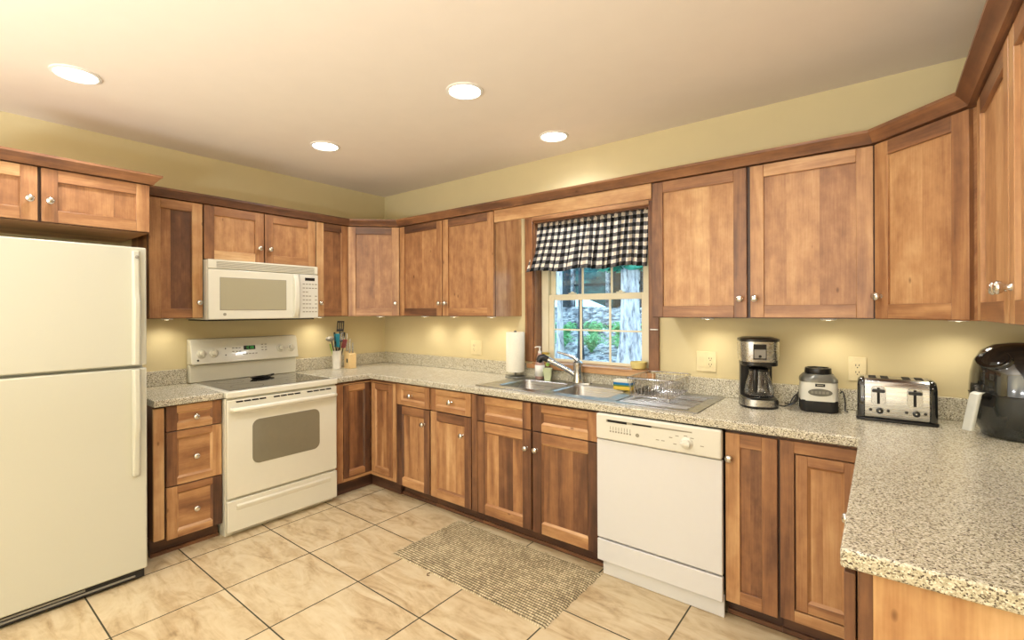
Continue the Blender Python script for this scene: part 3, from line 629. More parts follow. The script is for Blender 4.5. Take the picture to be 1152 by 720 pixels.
b = MB(); b.loft([rrect(RW/2+0.005, 0.575, 0.465, 0.285, 0.045, -0.0045, axis='y'), rrect(RW/2+0.005, 0.575, 0.465, 0.285, 0.045, -0.0065, axis='y')]); obj('window', b, 'ovenglass', od)
b = MB(); b.tube([(0.035, -0.004, 0.800), (0.04, -0.035, 0.802), (0.07, -0.048, 0.803), (RW/2, -0.052, 0.805), (RW-0.07, -0.048, 0.803), (RW-0.04, -0.035, 0.802), (RW-0.035, -0.004, 0.800)], 0.016, 12); obj('handle', b, 'enamel', od)
b = MB(); b.box(0.006, RW-0.006, -0.004, 0.0218, 0.035, 0.232); sd = obj('storage_drawer', b, 'enamel', t, 0.006, 3)
b = MB(); b.loft([[(0.06, y, z) for y, z in ((-0.0043, 0.205), (-0.012, 0.195), (-0.012, 0.188), (-0.0043, 0.165))], [(RW-0.06, y, z) for y, z in ((-0.0043, 0.205), (-0.012, 0.195), (-0.012, 0.188), (-0.0043, 0.165))]]); obj('drawer_pull', b, 'enamel', sd, 0.002)
b = MB(); b.box(0.0, RW, 0.600, 0.655, 0.9145, 1.04)
b.prism([(0.655, 1.04), (0.555, 1.045), (0.562, 1.06), (0.588, 1.20), (0.60, 1.218), (0.655, 1.222)], 0.0, RW, 'x'); bgd = obj('control_panel', b, 'enamel', t, 0.007, 3)
slope = math.atan2(0.026, 0.14)
def onpanel(x, z): return (x, 0.562+(z-1.06)*0.026/0.14-0.0005, z)
for x, z in ((0.066, 1.117), (0.145, 1.117), (0.625, 1.125), (0.71, 1.125)):
    b = MB(); b.lathe([(0.031, 0), (0.029, 0.008), (0.021, 0.010), (0.019, 0.026), (0.014, 0.029), (0.004, 0.030)], (0, 0, 0), 24, 0, 'y'); b.box(-0.005, 0.005, -0.036, -0.026, -0.020, 0.020)
    o = obj('control_knob', b, 'enamel', bgd, 0.001); o.location = onpanel(x, z); o.rotation_euler.x = -slope
b = MB(); b.box(-0.042, 0.042, -0.002, 0, -0.015, 0.015, 0); o = obj('clock_display', b, 'black', bgd); o.location = onpanel(0.39, 1.143); o.rotation_euler.x = -slope
b = MB()
for k, segs in enumerate(('23', '0126543'[:6], '0126543'[:5], '0126543')):
    x = -0.026+k*0.014+(0.004 if k > 1 else 0)
    for s_ in ('bc', 'afed', 'abged', 'abcdefg')[k]:
        X0, X1, Z0, Z1 = {'a': (0, .008, .008, .0095), 'b': (.0068, .008, 0, .0085), 'c': (.0068, .008, -.008, 0), 'd': (0, .008, -.0095, -.008), 'e': (0, .0012, -.008, 0), 'f': (0, .0012, 0, .0085), 'g': (0, .008, -.0008, .0008)}[s_]
        b.box(x+X0, x+X1, -0.0028, -0.0021, Z0, Z1)
o2 = obj('clock_digits', b, 'green_led', bgd); o2.location = o.location; o2.rotation_euler.x = -slope
b = MB()
for (cx, cz, nx, nz, dx, dz) in ((0.275, 1.12, 3, 2, 0.023, 0.026), (0.485, 1.12, 2, 3, 0.026, 0.021), (0.345, 1.098, 5, 1, 0.023, 0.02)):
    for i in range(nx):
        for j in range(nz): b.box(cx+i*dx-0.007, cx+i*dx+0.007, -0.0016, 0, cz+j*dz-0.004-1.12, cz+j*dz+0.003-1.12)
o = obj('key_pad', b, 'mark', bgd); o.location = onpanel(0, 1.12); o.rotation_euler.x = -slope
b = MB()
for x, z in ((0.222, 0.025), (0.222, -0.022)): b.box(x-0.004, x+0.004, -0.0016, 0, z-0.004, z+0.004)
b.lathe([(0.007, 0), (0.007, 0.0015)], (0.04, 0, -0.048), 16, 0, 'y'); o = obj('badge', b, 'darkmark', bgd); o.location = onpanel(0, 1.12); o.rotation_euler.x = -slope

# ------------------------------------------------------------------ microwave
t = thing('microwave', 'bisque over-the-range microwave mounted under the short wall cabinet', 'microwave', (0.385, -1.713, 0), RL)
MW = 0.768
b = MB(); b.box(0, MW, 0.0, 0.383, 1.362, 1.760); obj('body', b, 'enamel', t, 0.004)
b = MB(); b.box(0.01, MW-0.01, 0.02, 0.36, 1.353, 1.3615); obj('base_plate', b, 'gap', t)
b = MB(); b.box(0.0, MW, -0.022, -0.0003, 1.700, 1.760); vg = obj('vent_grille', b, 'enamel', t, 0.004)
b = MB()
for k in range(5): b.box(0.05, MW-0.03, -0.0235, -0.0221, 1.708+k*0.009, 1.712+k*0.009)
obj('grille_slat', b, 'mark', vg)
b = MB(); b.box(0.0, 0.615, -0.025, -0.0003, 1.364, 1.695); md = obj('door', b, 'enamel', t, 0.005, 3)
b = MB(); b.box(0.072, 0.512, -0.027, -0.0252, 1.428, 1.640); obj('door_window', b, 'mwglass', md, 0.001)
b = MB(); b.box(0.068, 0.516, -0.0262, -0.0251, 1.424, 1.644); obj('window_frame', b, 'mark', md)
b = MB(); b.loft([[(0.566, -0.0251, z), (0.566, -0.0251-o_, z), (0.60, -0.0251-o_, z), (0.60, -0.0251, z)] for z, o_ in ((1.372, 0.008), (1.40, 0.028), (1.45, 0.036), (1.53, 0.040), (1.60, 0.036), (1.655, 0.028), (1.688, 0.008))]); obj('handle', b, 'enamel', md, 0.004)
b = MB(); b.lathe([(0.010, 0), (0.010, 0.0015)], (0.098, -0.0251, 1.397), 20, 0, 'y'); obj('badge', b, 'mark', md)
b = MB(); b.box(0.617, MW, -0.025, -0.0003, 1.364, 1.695); cp = obj('control_panel', b, 'dwpanel', t, 0.004)
b = MB(); b.box(0.66, 0.738, -0.0268, -0.0252, 1.648, 1.670); obj('display', b, 'black', cp)
b = MB()
for r_ in range(8):
    z = 1.622-r_*0.030
    for c_ in range(5 if r_ not in (2,) else 2):
        x = 0.642+c_*0.0245
        if r_ in (3, 4, 5) and c_ == 3: continue
        b.box(x, x+0.017, -0.0262, -0.0252, z-0.004, z+0.003)
obj('key_pad', b, 'mark', cp)

# ------------------------------------------------------------------ dishwasher
t = thing('dishwasher', 'white built-in dishwasher with cream control panel under the worktop', 'dishwasher', (2.6435, -0.612, 0))
DW = 0.629
b = MB(); b.box(0.004, DW-0.004, 0.0, 0.58, 0.11, 0.865); obj('body', b, 'gap', t)
b = MB(); b.box(0.0, DW, -0.025, -0.0003, 0.205, 0.728); obj('door', b, 'dwwhite', t, 0.004, 3)
b = MB(); b.box(0.0, DW, -0.036, -0.0003, 0.733, 0.867); cp = obj('control_panel', b, 'dwpanel', t, 0.009, 3)
b = MB(); b.loft([[(x, y, z) for x, z in ((x0_, 0.842), (x1_, 0.842), (x1_, 0.836 if y > -0.037 else 0.8365), (x0_, 0.828))] for y in (-0.0366, -0.0362) for x0_, x1_ in ((0.06, 0.50),)]); obj('handle_recess', b, 'mark', cp)
b = MB(); b.box(0.068, 0.175, -0.0372, -0.0366, 0.829, 0.841); b.box(0.205, 0.305, -0.0372, -0.0366, 0.833, 0.841); obj('vent_slot', b, 'gap', cp)
b = MB()
for k in range(8): b.box(0.08+k*0.0155, 0.089+k*0.0155, -0.0366, -0.0362, 0.778, 0.786); b.box(0.083+k*0.0155, 0.086+k*0.0155, -0.0366, -0.0362, 0.79, 0.808)
for x, z in ((0.335, 0.778), (0.362, 0.778), (0.40, 0.80), (0.43, 0.812), (0.47, 0.818), (0.50, 0.812), (0.42, 0.772), (0.545, 0.782)): b.box(x-0.008, x+0.008, -0.0366, -0.0362, z-0.002, z+0.002)
obj('printed_marks', b, 'mark', cp)
b = MB(); b.lathe([(0.0095, 0), (0.0095, 0.0015), (0.006, 0.002)], (0.232, -0.0362, 0.783), 18, 0, 'y'); obj('badge', b, 'mark', cp)
b = MB(); b.lathe([(0.030, 0), (0.028, 0.006), (0.022, 0.008), (0.020, 0.02), (0.004, 0.022)], (0, 0, 0), 24, 0, 'y'); b.box(-0.022, 0.022, -0.032, -0.02, -0.007, 0.007)
o = obj('dial', b, 'dwpanel', cp, 0.002); o.location = (0.475, -0.0362, 0.785)
b = MB(); b.box(0.0, DW, -0.025, -0.0003, 0.082, 0.196); obj('lower_panel', b, 'dwwhite', t, 0.004, 3)
b = MB(); b.box(0.02, DW+0.0, 0.004, 0.02, 0.0, 0.1); obj('toe_panel', b, 'dwwhite', t, 0.002)

# ------------------------------------------------------------------ curtain
def curtain():
    b = MB(); nx, nz = 260, 34; x0, x1 = 1.806, 2.672; zt, zb = 2.068, 1.702; vs = []; U = []
    rs = random.Random(4); fr = [(rs.uniform(7, 26), rs.uniform(0, 6.3), rs.uniform(0.4, 1.0)) for _ in range(6)]
    for i in range(nx+1):
        s = i/nx
        fold = sum(a_*math.sin(2*PI*f_*s+p_) for f_, p_, a_ in fr)/3.2
        gath = math.sin(2*PI*34*s+1.5*math.sin(19*s))
        for j in range(nz+1):
            q_ = j/nz; rod = 1.0 if 0.09 < q_ < 0.16 else 0.0; g = max(0.0, 1-abs(q_-0.12)*2.2)
            flare = q_**1.2
            x = x0+(x1-x0)*s - 0.056*(1-s)**4*q_**1.4 + 0.010*math.cos(2*PI*9*s+1)*flare*math.sin(PI*s)
            y = 0.040 - 0.080*flare*(1-s*0.35) + (0.006+0.017*q_)*fold + 0.006*gath*g - (0.004 if q_ < 0.08 else 0)
            z = zt-(zt-zb)*q_ + 0.008*math.sin(s*17)*q_ + (0.005*math.sin(2*PI*34*s+2) if j == 0 else 0) + 0.004*fold*q_
            vs.append((x, y, z)); U.append((s*0.90+0.006*fold*(1-q_)+0.003*gath*g, q_*0.378+0.002*fold))
    n = nz+1; fs = []; uv = []
    for i in range(nx):
        for j in range(nz):
            f = (i*n+j, i*n+j+1, (i+1)*n+j+1, (i+1)*n+j); fs.append(f); uv.append([U[k] for k in f])
    b.add(vs, fs, 0, 0.5, 0, uv)
    o = obj('valance_curtain', b, 'gingham', None, smooth=80)
    m = o.modifiers.new('cloth', 'SOLIDIFY'); m.thickness = 0.0012
    return o
tag(curtain(), 'short black and white gingham valance curtain hanging over the window', 'curtain')
b = MB(); b.tube([(1.8005, 0.045, 2.048), (2.6795, 0.045, 2.048)], 0.005, 10); tag(obj('curtain_rod', b, 'white'), 'thin white tension rod holding the gingham valance', 'rod')
b = MB(); b.box(2.70, 2.748, -0.03, -0.0185, 1.288, 1.296); tag(obj('casing_bracket', b, 'white', None, 0.002), 'small white bracket on the right window casing', 'bracket')

# ------------------------------------------------------------------ rug
b = MB(); nx, ny = 60, 130; RX0, RX1, RY0, RY1 = 1.60, 2.665, -1.18, -0.628; vs = []; fs = []; uv = []
for j in range(ny+1):
    for i in range(nx+1):
        s, r_ = i/nx, j/ny; y = RY0+(RY1-RY0)*r_; e = min(r_, 1-r_)*ny
        z = 0.0075+0.0016*math.cos((y-RY0)/0.0175*2*PI)+0.0006*math.sin(s*160+j)
        if e < 1 or i in (0, nx): z = 0.001
        wob = 0.003*math.sin(s*31)+0.002*math.sin(s*77)
        vs.append((RX0+(RX1-RX0)*s+0.003*math.sin(r_*40), y+wob*(1 if j < 4 or j > ny-4 else 0), z))
for j in range(ny):
    for i in range(nx):
        f = (j*(nx+1)+i, j*(nx+1)+i+1, (j+1)*(nx+1)+i+1, (j+1)*(nx+1)+i); fs.append(f); uv.append([(vs[k][0], vs[k][1]-RY0-0.0087) for k in f])
b.add(vs, fs, 0, 0.5, 0, uv)
rug = obj('rug', b, 'rug', None, smooth=80); tag(rug, 'beige and brown woven kitchen rug lying on the tiles before the sink', 'rug')
b = MB(); b.tube([(1.93, -1.183, 0.003), (1.925, -1.20, 0.004), (1.935, -1.212, 0.003), (1.948, -1.205, 0.003)], 0.002, 6); obj('loose_thread', b, 'brown', rug)

# ------------------------------------------------------------------ outlets
def plate(label, x, w_, kinds, z=1.11):
    t = thing('wall_outlet', label, 'outlet', (x, -0.0005, z))
    b = MB(); b.box(-w_/2, w_/2, -0.006, 0, -0.059, 0.059); obj('cover_plate', b, 'ivory', t, 0.002)
    n = len(kinds)
    for i, k in enumerate(kinds):
        cx = (i-(n-1)/2)*0.046
        if k == 'o':
            b = MB(); b.box(cx-0.0165, cx+0.0165, -0.008, -0.0062, -0.033, 0.033); o = obj('receptacle', b, 'ivory', t, 0.001)
            s = MB()
            for zz in (-0.018, 0.016):
                s.box(cx-0.008, cx-0.005, -0.0086, -0.0081, zz-0.001, zz+0.008); s.box(cx+0.005, cx+0.008, -0.0086, -0.0081, zz-0.001, zz+0.008); s.lathe([(0.003, 0), (0.003, 0.0005)], (cx, -0.0081, zz-0.008), 8, 0, 'y')
            obj('socket_slot', s, 'shade', o)
        else:
            b = MB(); b.box(cx-0.0165, cx+0.0165, -0.0085, -0.0062, -0.033, 0.033); obj('switch', b, 'ivory', t, 0.001)
plate('double ivory wall plate with switch and outlet, right of the window', 3.031, 0.112, 'so')
plate('single ivory outlet on the wall behind the toaster', 3.748, 0.072, 'o', 1.118)
plate('double ivory wall plate under the cabinet left of the window', 1.213, 0.115, 'os')

# ------------------------------------------------------------------ under-cabinet puck lights
for x, y, lab in ((0.13, -0.77, 'under the narrow wall cabinet right of the microwave'), (0.13, -1.86, 'added under the tall wall cabinet beside the refrigerator'), (0.33, -0.30, 'under the far corner wall cabinet'), (0.75, -0.15, 'under the left end of the wall cabinet by the corner'), (1.10, -0.15, 'under the middle of the wall cabinet left of the window'),  # the puck beside the refrigerator is added to brighten the left wall
                  (1.50, -0.15, 'under the wall cabinet just left of the window'), (3.08, -0.15, 'above the double outlet plate'), (3.64, -0.15, 'above the blender base'), (4.10, -0.15, 'under the right corner wall cabinet'), (4.30, -0.62, 'under the right wall cabinet')):
    t = thing('puck_light', 'small round under-cabinet light '+lab, 'under-cabinet light', (x, y, UZ0), 0, 'under-cabinet puck lights')
    b = MB(); b.lathe([(0.034, -0.0003), (0.034, -0.008), (0.029, -0.0105), (0.026, -0.008)], (0, 0, 0), 24); obj('housing', b, 'white', t)
    b = MB(); b.lathe([(0.0255, -0.0085), (0.02, -0.0105), (0.005, -0.0115)], (0, 0, 0), 20); obj('lamp_lens', b, 'puck', t)
    d = bpy.data.lights.new('puck_glow', 'SPOT'); d.energy = 4.0; d.color = (1.0, 0.90, 0.72); d.spot_size = math.radians(150); d.spot_blend = 0.9; d.shadow_soft_size = 0.02
    o = bpy.data.objects.new('puck_glow', d); COL.objects.link(o); o.parent = t; o.location = (0, 0, -0.016)

# ------------------------------------------------------------------ things by the sink
Z = CZ1+0.0003
t = thing('paper_towel_holder', 'dark round metal paper towel stand left of the sink', 'paper towel holder', (1.69, -0.10, Z))
b = MB(); b.lathe([(0.078, 0), (0.078, 0.006), (0.072, 0.012), (0.03, 0.014), (0.010, 0.018)], (0, 0, 0), 32); obj('base', b, 'gunmetal', t)
b = MB(); b.lathe([(0.009, 0.0182), (0.009, 0.33), (0.012, 0.335), (0.010, 0.348), (0.003, 0.352)], (0, 0, 0), 12); obj('post', b, 'gunmetal', t)
b = MB(); zz = ((0.0112, 0), (0.0112, 0.292)); b.loft([[(r*math.cos(2*PI*i/32), r*math.sin(2*PI*i/32), z) for i in range(32)] for r, z in ((0.016, 0), (0.068, 0), (0.07, 0.004), (0.07, 0.29), (0.068, 0.294), (0.016, 0.294), (0.016, 0))], 0, False, False)
tag(obj('paper_towel_roll', b, 'paper', None, loc=(1.69, -0.10, Z+0.045)), 'white paper towel roll on the stand left of the window', 'paper towel')
def bottle(label, loc, prof, mats, pump=True, lab=None, s=1.0, name='soap_bottle', spray=False):
    t = thing(name, label, 'bottle', loc)
    b = MB(); b.lathe(prof, (0, 0, 0), 20); obj('body', b, mats[0], t, smooth=50)
    zt = prof[-1][1]
    b = MB()
    if pump:
        b.lathe([(0.013, zt), (0.013, zt+0.016), (0.005, zt+0.018), (0.005, zt+0.038), (0.009, zt+0.040), (0.009, zt+0.048)], (0, 0, 0), 12); b.tube([(0, 0, zt+0.045), (-0.02, -0.01, zt+0.046), (-0.034, -0.017, zt+0.040)], [0.005, 0.004, 0.003], 8)
    else: b.lathe([(0.014, zt), (0.014, zt+0.02), (0.004, zt+0.022)], (0, 0, 0), 12)
    obj('cap', b, mats[1], t)
    if lab:
        r, z0_, z1_ = lab; b = MB(); b.loft([[(r*math.cos(a), r*math.sin(a), z) for a in [-PI*0.9+PI*0.8*i/12*1.6 for i in range(13)]] for z in (z0_, z1_)], 0, False, False, closed=False); o = obj('label', b, mats[2], t); m = o.modifiers.new('paper', 'SOLIDIFY'); m.thickness = 0.0006; m.offset = 1
    return t
bottle('tall clear soap bottle with white pump between towel roll and faucet', (1.893, -0.075, Z+.005), [(0.030, 0), (0.034, 0.006), (0.034, 0.10), (0.026, 0.135), (0.020, 0.165), (0.012, 0.185)], ('soapbrown', 'white', 'white'), True, (0.0348, 0.02, 0.10))
bottle('short dish soap bottle with pale green label beside the cup', (1.955, -0.065, Z+.005), [(0.024, 0), (0.027, 0.006), (0.027, 0.065), (0.015, 0.095)], ('clearplastic', 'lime', 'label_green'), False, (0.0278, 0.015, 0.06))
b = MB(); w0, w1 = 0.044, 0.064
b.loft([rrect(0, 0, w0, w0, 0.008, 0), rrect(0, 0, w1, w1, 0.01, 0.085), rrect(0, 0, w1-0.006, w1-0.006, 0.008, 0.085), rrect(0, 0, w0-0.006, w0-0.006, 0.006, 0.006)], 0); t = obj('square_cup', b, 'palecup', None, loc=(1.985, -0.112, Z+.005), rz=0.5); tag(t, 'pale green flared square cup at the back rim of the sink', 'cup')
b = MB(); b.lathe([(0.03, 0), (0.033, 0.004), (0.033, 0.05), (0.030, 0.058)], (0, 0, 0), 20); t = obj('candle_jar', b, 'yellowcup', None, loc=(1.875, 0.03, 1.0305)); tag(t, 'small cream jar with gold lid at the left end of the window sill', 'jar')
b = MB(); b.lathe([(0.032, 0.0583), (0.032, 0.068), (0.028, 0.072)], (0, 0, 0), 20); obj('lid', b, 'gold', t)
b = MB(); b.lathe([(0.036, 0), (0.046, 0.006), (0.053, 0.035), (0.054, 0.048), (0.050, 0.048), (0.046, 0.02), (0.02, 0.012)], (0, 0, 0), 28, cap1=True); t = obj('bowl', b, 'yellowcup', None, loc=(2.60, 0.03, 1.0305)); tag(t, 'small pale yellow bowl at the right end of the window sill', 'bowl')
def sponge(label, z, m1, m2, h1, h2, rz):
    b = MB(); b.loft([rrect(0, 0, 0.115, 0.072, 0.01, 0), rrect(0, 0, 0.115, 0.072, 0.01, h1)]); t = obj('sponge', b, m1, None, 0.002, loc=(2.578, -0.15, z), rz=rz); tag(t, label, 'sponge')
    b = MB(); b.loft([rrect(0, 0, 0.115, 0.072, 0.01, h1+0.0002), rrect(0, 0, 0.115, 0.072, 0.01, h1+h2)]); obj('scrub_layer', b, m2, t, 0.002)
sponge('yellow sponge with dark scourer, lower of the stacked sponges by the dish rack', CZ1+0.0058, 'spongeY', 'spongeG', 0.022, 0.009, 0.1)
sponge('blue sponge with cream scourer, upper of the stacked sponges by the dish rack', CZ1+0.0375, 'spongeB', 'spongeW', 0.014, 0.016, 0.02)

# dish rack
t = thing('dish_rack', 'chrome wire dish rack on the sink drainboard', 'dish rack', (2.845, -0.26, CZ1+0.0065), 0.03)
def rpath(w_, d_, r, z, n=5): return [p for p in rrect(0, 0, w_, d_, r, z, n)]
b = MB(); b.tube(rpath(0.26, 0.37, 0.03, 0.118), 0.0032, 8, closed=True); b.tube(rpath(0.23, 0.34, 0.03, 0.02), 0.0026, 8, closed=True); obj('rim', b, 'chrome', t)
b = MB()
for k in range(15):
    y = -0.15+k*0.30/14; b.tube([(-0.13, y, 0.118), (-0.116, y*0.95, 0.02), (0.116, y*0.95, 0.02), (0.13, y, 0.118)], 0.0016, 6)
for k in range(11):
    x = -0.1+k*0.2/10; b.tube([(x*1.05, -0.185, 0.118), (x, -0.171, 0.02), (x, 0.171, 0.02), (x*1.05, 0.185, 0.118)], 0.0016, 6)
obj('wire_basket', b, 'chrome', t)
b = MB()
for k in range(10):
    y = -0.14+k*0.03; b.tube([(0.0, y, 0.021), (0.0, y, 0.065), (0.01, y, 0.073), (0.085, y, 0.073), (0.095, y, 0.065), (0.095, y, 0.021)], 0.0016, 6)
obj('plate_divider', b, 'chrome', t)
b = MB()
for sx in (-1, 1):
    for sy in (-1, 1): b.tube([(sx*0.095, sy*0.14, 0.02), (sx*0.095, sy*0.14, 0.0)], 0.004, 8)
obj('rack_foot', b, 'white', t)
b = MB(); b.loft([rrect(0, 0, 0.08, 0.22, 0.02, 0), rrect(0, 0, 0.09, 0.25, 0.02, 0.02), rrect(0, 0, 0.084, 0.244, 0.02, 0.02), rrect(0, 0, 0.075, 0.21, 0.02, 0.004)]); o = obj('plastic_tray', b, 'clearplastic', None, loc=(2.787, -0.262, CZ1+0.0295), rz=0.03); tag(o, 'clear plastic tray lying in the dish rack', 'tray')

# ------------------------------------------------------------------ utensils by the range
t = thing('utensil_crock', 'white utensil crock in the corner beside the range', 'crock', (0.12, -0.605, Z))
b = MB(); b.loft([[(r*math.cos(2*PI*i/28), r*math.sin(2*PI*i/28), z) for i in range(28)] for r, z in ((0.002, 0), (0.034, 0), (0.038, 0.01), (0.040, 0.15), (0.043, 0.158), (0.038, 0.158), (0.034, 0.01), (0.002, 0.01))], 0, False, False); obj('body', b, 'white', t)
def utensil(label, cat, name, base, tip, hm, headf, head_mat):
    o = thing(name, label, cat, base, 0, 'utensils in the crock'); d = Vector(tip)-Vector(base)
    b = MB(); b.tube([(0, 0, 0), tuple(d*0.5), tuple(d)], [0.004, 0.005, 0.0045], 8); obj('handle', b, hm, o)
    b = MB(); headf(b, d); obj('head', b, head_mat, o, smooth=50)
def flat(w_, h_, slots=0, yaw=0.65):
    def f(b, d):
        n = d.normalized(); side = Vector((math.cos(yaw), math.sin(yaw), 0)); dp = n.cross(side).normalized()*0.0015; p = d*1.0
        Q = lambda u, v, s: tuple(p+side*u+n*v+dp*s)
        def bar(u0, u1, v0, v1): b.add([Q(u, v, s) for s in (-1, 1) for u, v in ((u0, v0), (u1, v0), (u1, v1), (u0, v1))], [(0, 3, 2, 1), (4, 5, 6, 7), (0, 1, 5, 4), (1, 2, 6, 5), (2, 3, 7, 6), (3, 0, 4, 7)])
        if slots:
            bar(-w_/2, w_/2, -0.002, h_*0.2); bar(-w_/2, w_/2, h_*0.86, h_)
            k = 2*slots+1
            for i in range(0, k, 2): bar(-w_/2+w_*i/k, -w_/2+w_*(i+1)/k, h_*0.2, h_*0.86)
        else: bar(-w_/2, w_/2, -0.002, h_)
    return f
B0 = (0.12, -0.605, Z+0.012)
utensil('black slotted turner standing tallest in the crock', 'spatula', 'slotted_turner', (0.118, -0.60, Z+.012), (0.12, -0.572, Z+.325), 'black', flat(0.062, 0.09, 3), 'black')
utensil('teal silicone spatula in the crock', 'spatula', 'silicone_spatula', (0.125, -0.61, Z+.012), (0.135, -0.612, Z+.19), 'black', flat(0.046, 0.115), 'teal')
utensil('black slotted turner leaning right in the crock', 'spatula', 'slotted_turner', (0.112, -0.598, Z+.012), (0.075, -0.535, Z+.235), 'black', flat(0.055, 0.08, 2), 'black')
utensil('dark red spatula leaning right in the crock', 'spatula', 'spatula', (0.125, -0.595, Z+.012), (0.142, -0.556, Z+.18), 'black', flat(0.04, 0.075), 'red')
utensil('grey ladle leaning left over the crock rim', 'ladle', 'ladle', (0.115, -0.595, Z+.012), (0.118, -0.655, Z+.25), 'black', lambda b, d: b.sphere(tuple(d+Vector((0, -0.012, 0.012))), 0.036, 0, 16, 10, (1, 1, 0.62)), 'greyplastic')
utensil('black pointed cooking fork at the left of the crock', 'fork', 'cooking_fork', (0.13, -0.605, Z+.012), (0.14, -0.63, Z+.22), 'black', flat(0.014, 0.10, 1), 'black')
utensil('lime green handled peeler at the left of the crock', 'peeler', 'peeler', (0.105, -0.61, Z+.012), (0.11, -0.648, Z+.16), 'lime', flat(0.014, 0.06), 'lime')
t = thing('knife_block', 'pale wooden knife block right of the utensil crock', 'knife block', (0.175, -0.508, Z), 0)
b = MB(); b.prism([(-0.045, 0), (0.045, 0), (0.045, 0.125), (-0.045, 0.155)], -0.032, 0.032, 'y'); o = obj('body', b, 'palewood', t, 0.003)
b = MB(); b.box(-0.01, 0.012, -0.0325, -0.0321, 0.05, 0.085); obj('badge', b, 'darkmark', t)
for i, (dx, dy, L_, lab) in enumerate(((-0.022, -0.018, 0.16, 'rear left knife with grey handle in the block, tallest'), (-0.02, 0.012, 0.11, 'rear right knife with grey handle in the block'), (0.014, -0.016, 0.10, 'front left knife with grey handle in the block'), (0.016, 0.014, 0.09, 'front right knife with grey handle in the block'))):
    k = thing('knife', lab, 'knife', (0.175+dx, -0.508+dy, Z+0.1385-0.33*dx), 0, 'knives in the block')
    b = MB(); b.loft([rrect(0, 0, 0.015, 0.011, 0.004, z) for z in (0.004, 0.03)]+[rrect(0, 0, 0.018, 0.013, 0.005, L_*0.8), rrect(0, 0, 0.014, 0.010, 0.004, L_)]); obj('handle', b, 'steel', k)
    b = MB(); b.box(-0.008, 0.008, -0.001, 0.001, 0.0, 0.0038); obj('bolster', b, 'chrome', k)
# spoon rest
b = MB()
b.loft([[(q_*0.075*math.cos(a)*(1+0.12*math.cos(2*a)), q_*0.042*math.sin(a), z) for a in [2*PI*i/28 for i in range(28)]] for q_, z in ((0.75, 0), (1.0, 0.014), (0.94, 0.014), (0.7, 0.004))])
b.tube([(0.055, 0, 0.006), (0.10, 0.012, 0.012), (0.125, 0.018, 0.014)], [0.012, 0.009, 0.007], 8)
t = obj('spoon_rest', b, 'black', None, loc=(0.20, -1.29, 0.9170), rz=PI/2+0.2); tag(t, 'black spoon rest lying on the glass cooktop', 'spoon rest')

# ------------------------------------------------------------------ coffee maker
t = thing('coffee_maker', 'black and stainless drip coffee maker with glass carafe', 'coffee maker', (3.335, -0.175, Z), 0.35)
b = MB(); b.loft([rrect(0, -0.005, 0.172, 0.20, 0.07, 0), rrect(0, -0.005, 0.176, 0.204, 0.07, 0.012)]); b.loft([rrect(0, -0.005, 0.168, 0.196, 0.068, 0.045), rrect(0, -0.005, 0.15, 0.178, 0.06, 0.052)])
b.box(-0.075, 0.075, 0.045, 0.10, 0.045, 0.25); b.loft([rrect(0, 0, 0.168, 0.196, 0.055, 0.215), rrect(0, 0, 0.168, 0.196, 0.055, 0.235)]); obj('body', b, 'black', t, 0.003)
b = MB(); b.loft([rrect(0, -0.005, 0.1765, 0.2045, 0.07, 0.0122), rrect(0, -0.005, 0.174, 0.202, 0.07, 0.0448)]); obj('base_band', b, 'steel', t)
b = MB(); b.loft([rrect(0, 0, 0.172, 0.20, 0.055, 0.2353), rrect(0, 0, 0.182, 0.208, 0.06, 0.27), rrect(0, 0, 0.182, 0.208, 0.06, 0.338)]); hs = obj('water_housing', b, 'steel', t)
b = MB(); b.loft([rrect(0, 0, 0.184, 0.21, 0.06, 0.3383), rrect(0, 0, 0.182, 0.208, 0.06, 0.350), rrect(0, 0, 0.14, 0.17, 0.05, 0.358)]); obj('lid', b, 'black', t)
b = MB(); b.box(-0.038, 0.022, -0.1065, -0.1042, 0.250, 0.326); obj('control_panel', b, 'black', hs, 0.001)
b = MB(); b.box(-0.034, 0.018, -0.1075, -0.1066, 0.256, 0.300); obj('button_plate', b, 'greyplastic', hs)
b = MB(); b.lathe([(0.007, 0), (0.007, 0.002)], (-0.008, -0.1076, 0.266), 14, 0, 'y'); obj('button', b, 'black', hs)
b = MB(); b.box(-0.030, 0.014, -0.1075, -0.1066, 0.306, 0.320); obj('display', b, 'gap', hs)
b = MB(); b.lathe([(0.052, 0.0535), (0.066, 0.062), (0.068, 0.085), (0.060, 0.13), (0.048, 0.165), (0.046, 0.185)], (0, -0.03, 0), 28); cf = obj('carafe', b, 'glass', t, smooth=60)
b = MB(); b.lathe([(0.0475, 0.1853), (0.048, 0.196), (0.03, 0.205), (0.008, 0.207)], (0, -0.03, 0), 24); obj('carafe_lid', b, 'black', cf)
b = MB(); b.tube([(-0.02, -0.072, 0.19), (-0.03, -0.108, 0.188), (-0.033, -0.115, 0.16), (-0.032, -0.112, 0.10), (-0.028, -0.098, 0.085)], [0.010, 0.011, 0.011, 0.010, 0.008], 10); obj('carafe_handle', b, 'black', cf)
b = MB(); b.lathe([(0.050, 0.0522), (0.050, 0.0533)], (0, -0.03, 0), 24); obj('hot_plate', b, 'steel', t)
def cord(name, label, pts, r=0.0032):
    P = [Vector(p) for p in pts]; out = []
    for i in range(len(P)-1):
        p0, p1, p2, p3 = P[max(0, i-1)], P[i], P[i+1], P[min(len(P)-1, i+2)]
        for k in range(8):
            s = k/8; out.append(tuple(0.5*((2*p1)+(p2-p0)*s+(2*p0-5*p1+4*p2-p3)*s*s+(3*p1-p0-3*p2+p3)*s**3)))
    out.append(tuple(P[-1])); b = MB(); b.tube(out, r, 8); o = obj(name, b, 'black'); tag(o, label, 'cord'); return o
zc = Z+0.0036
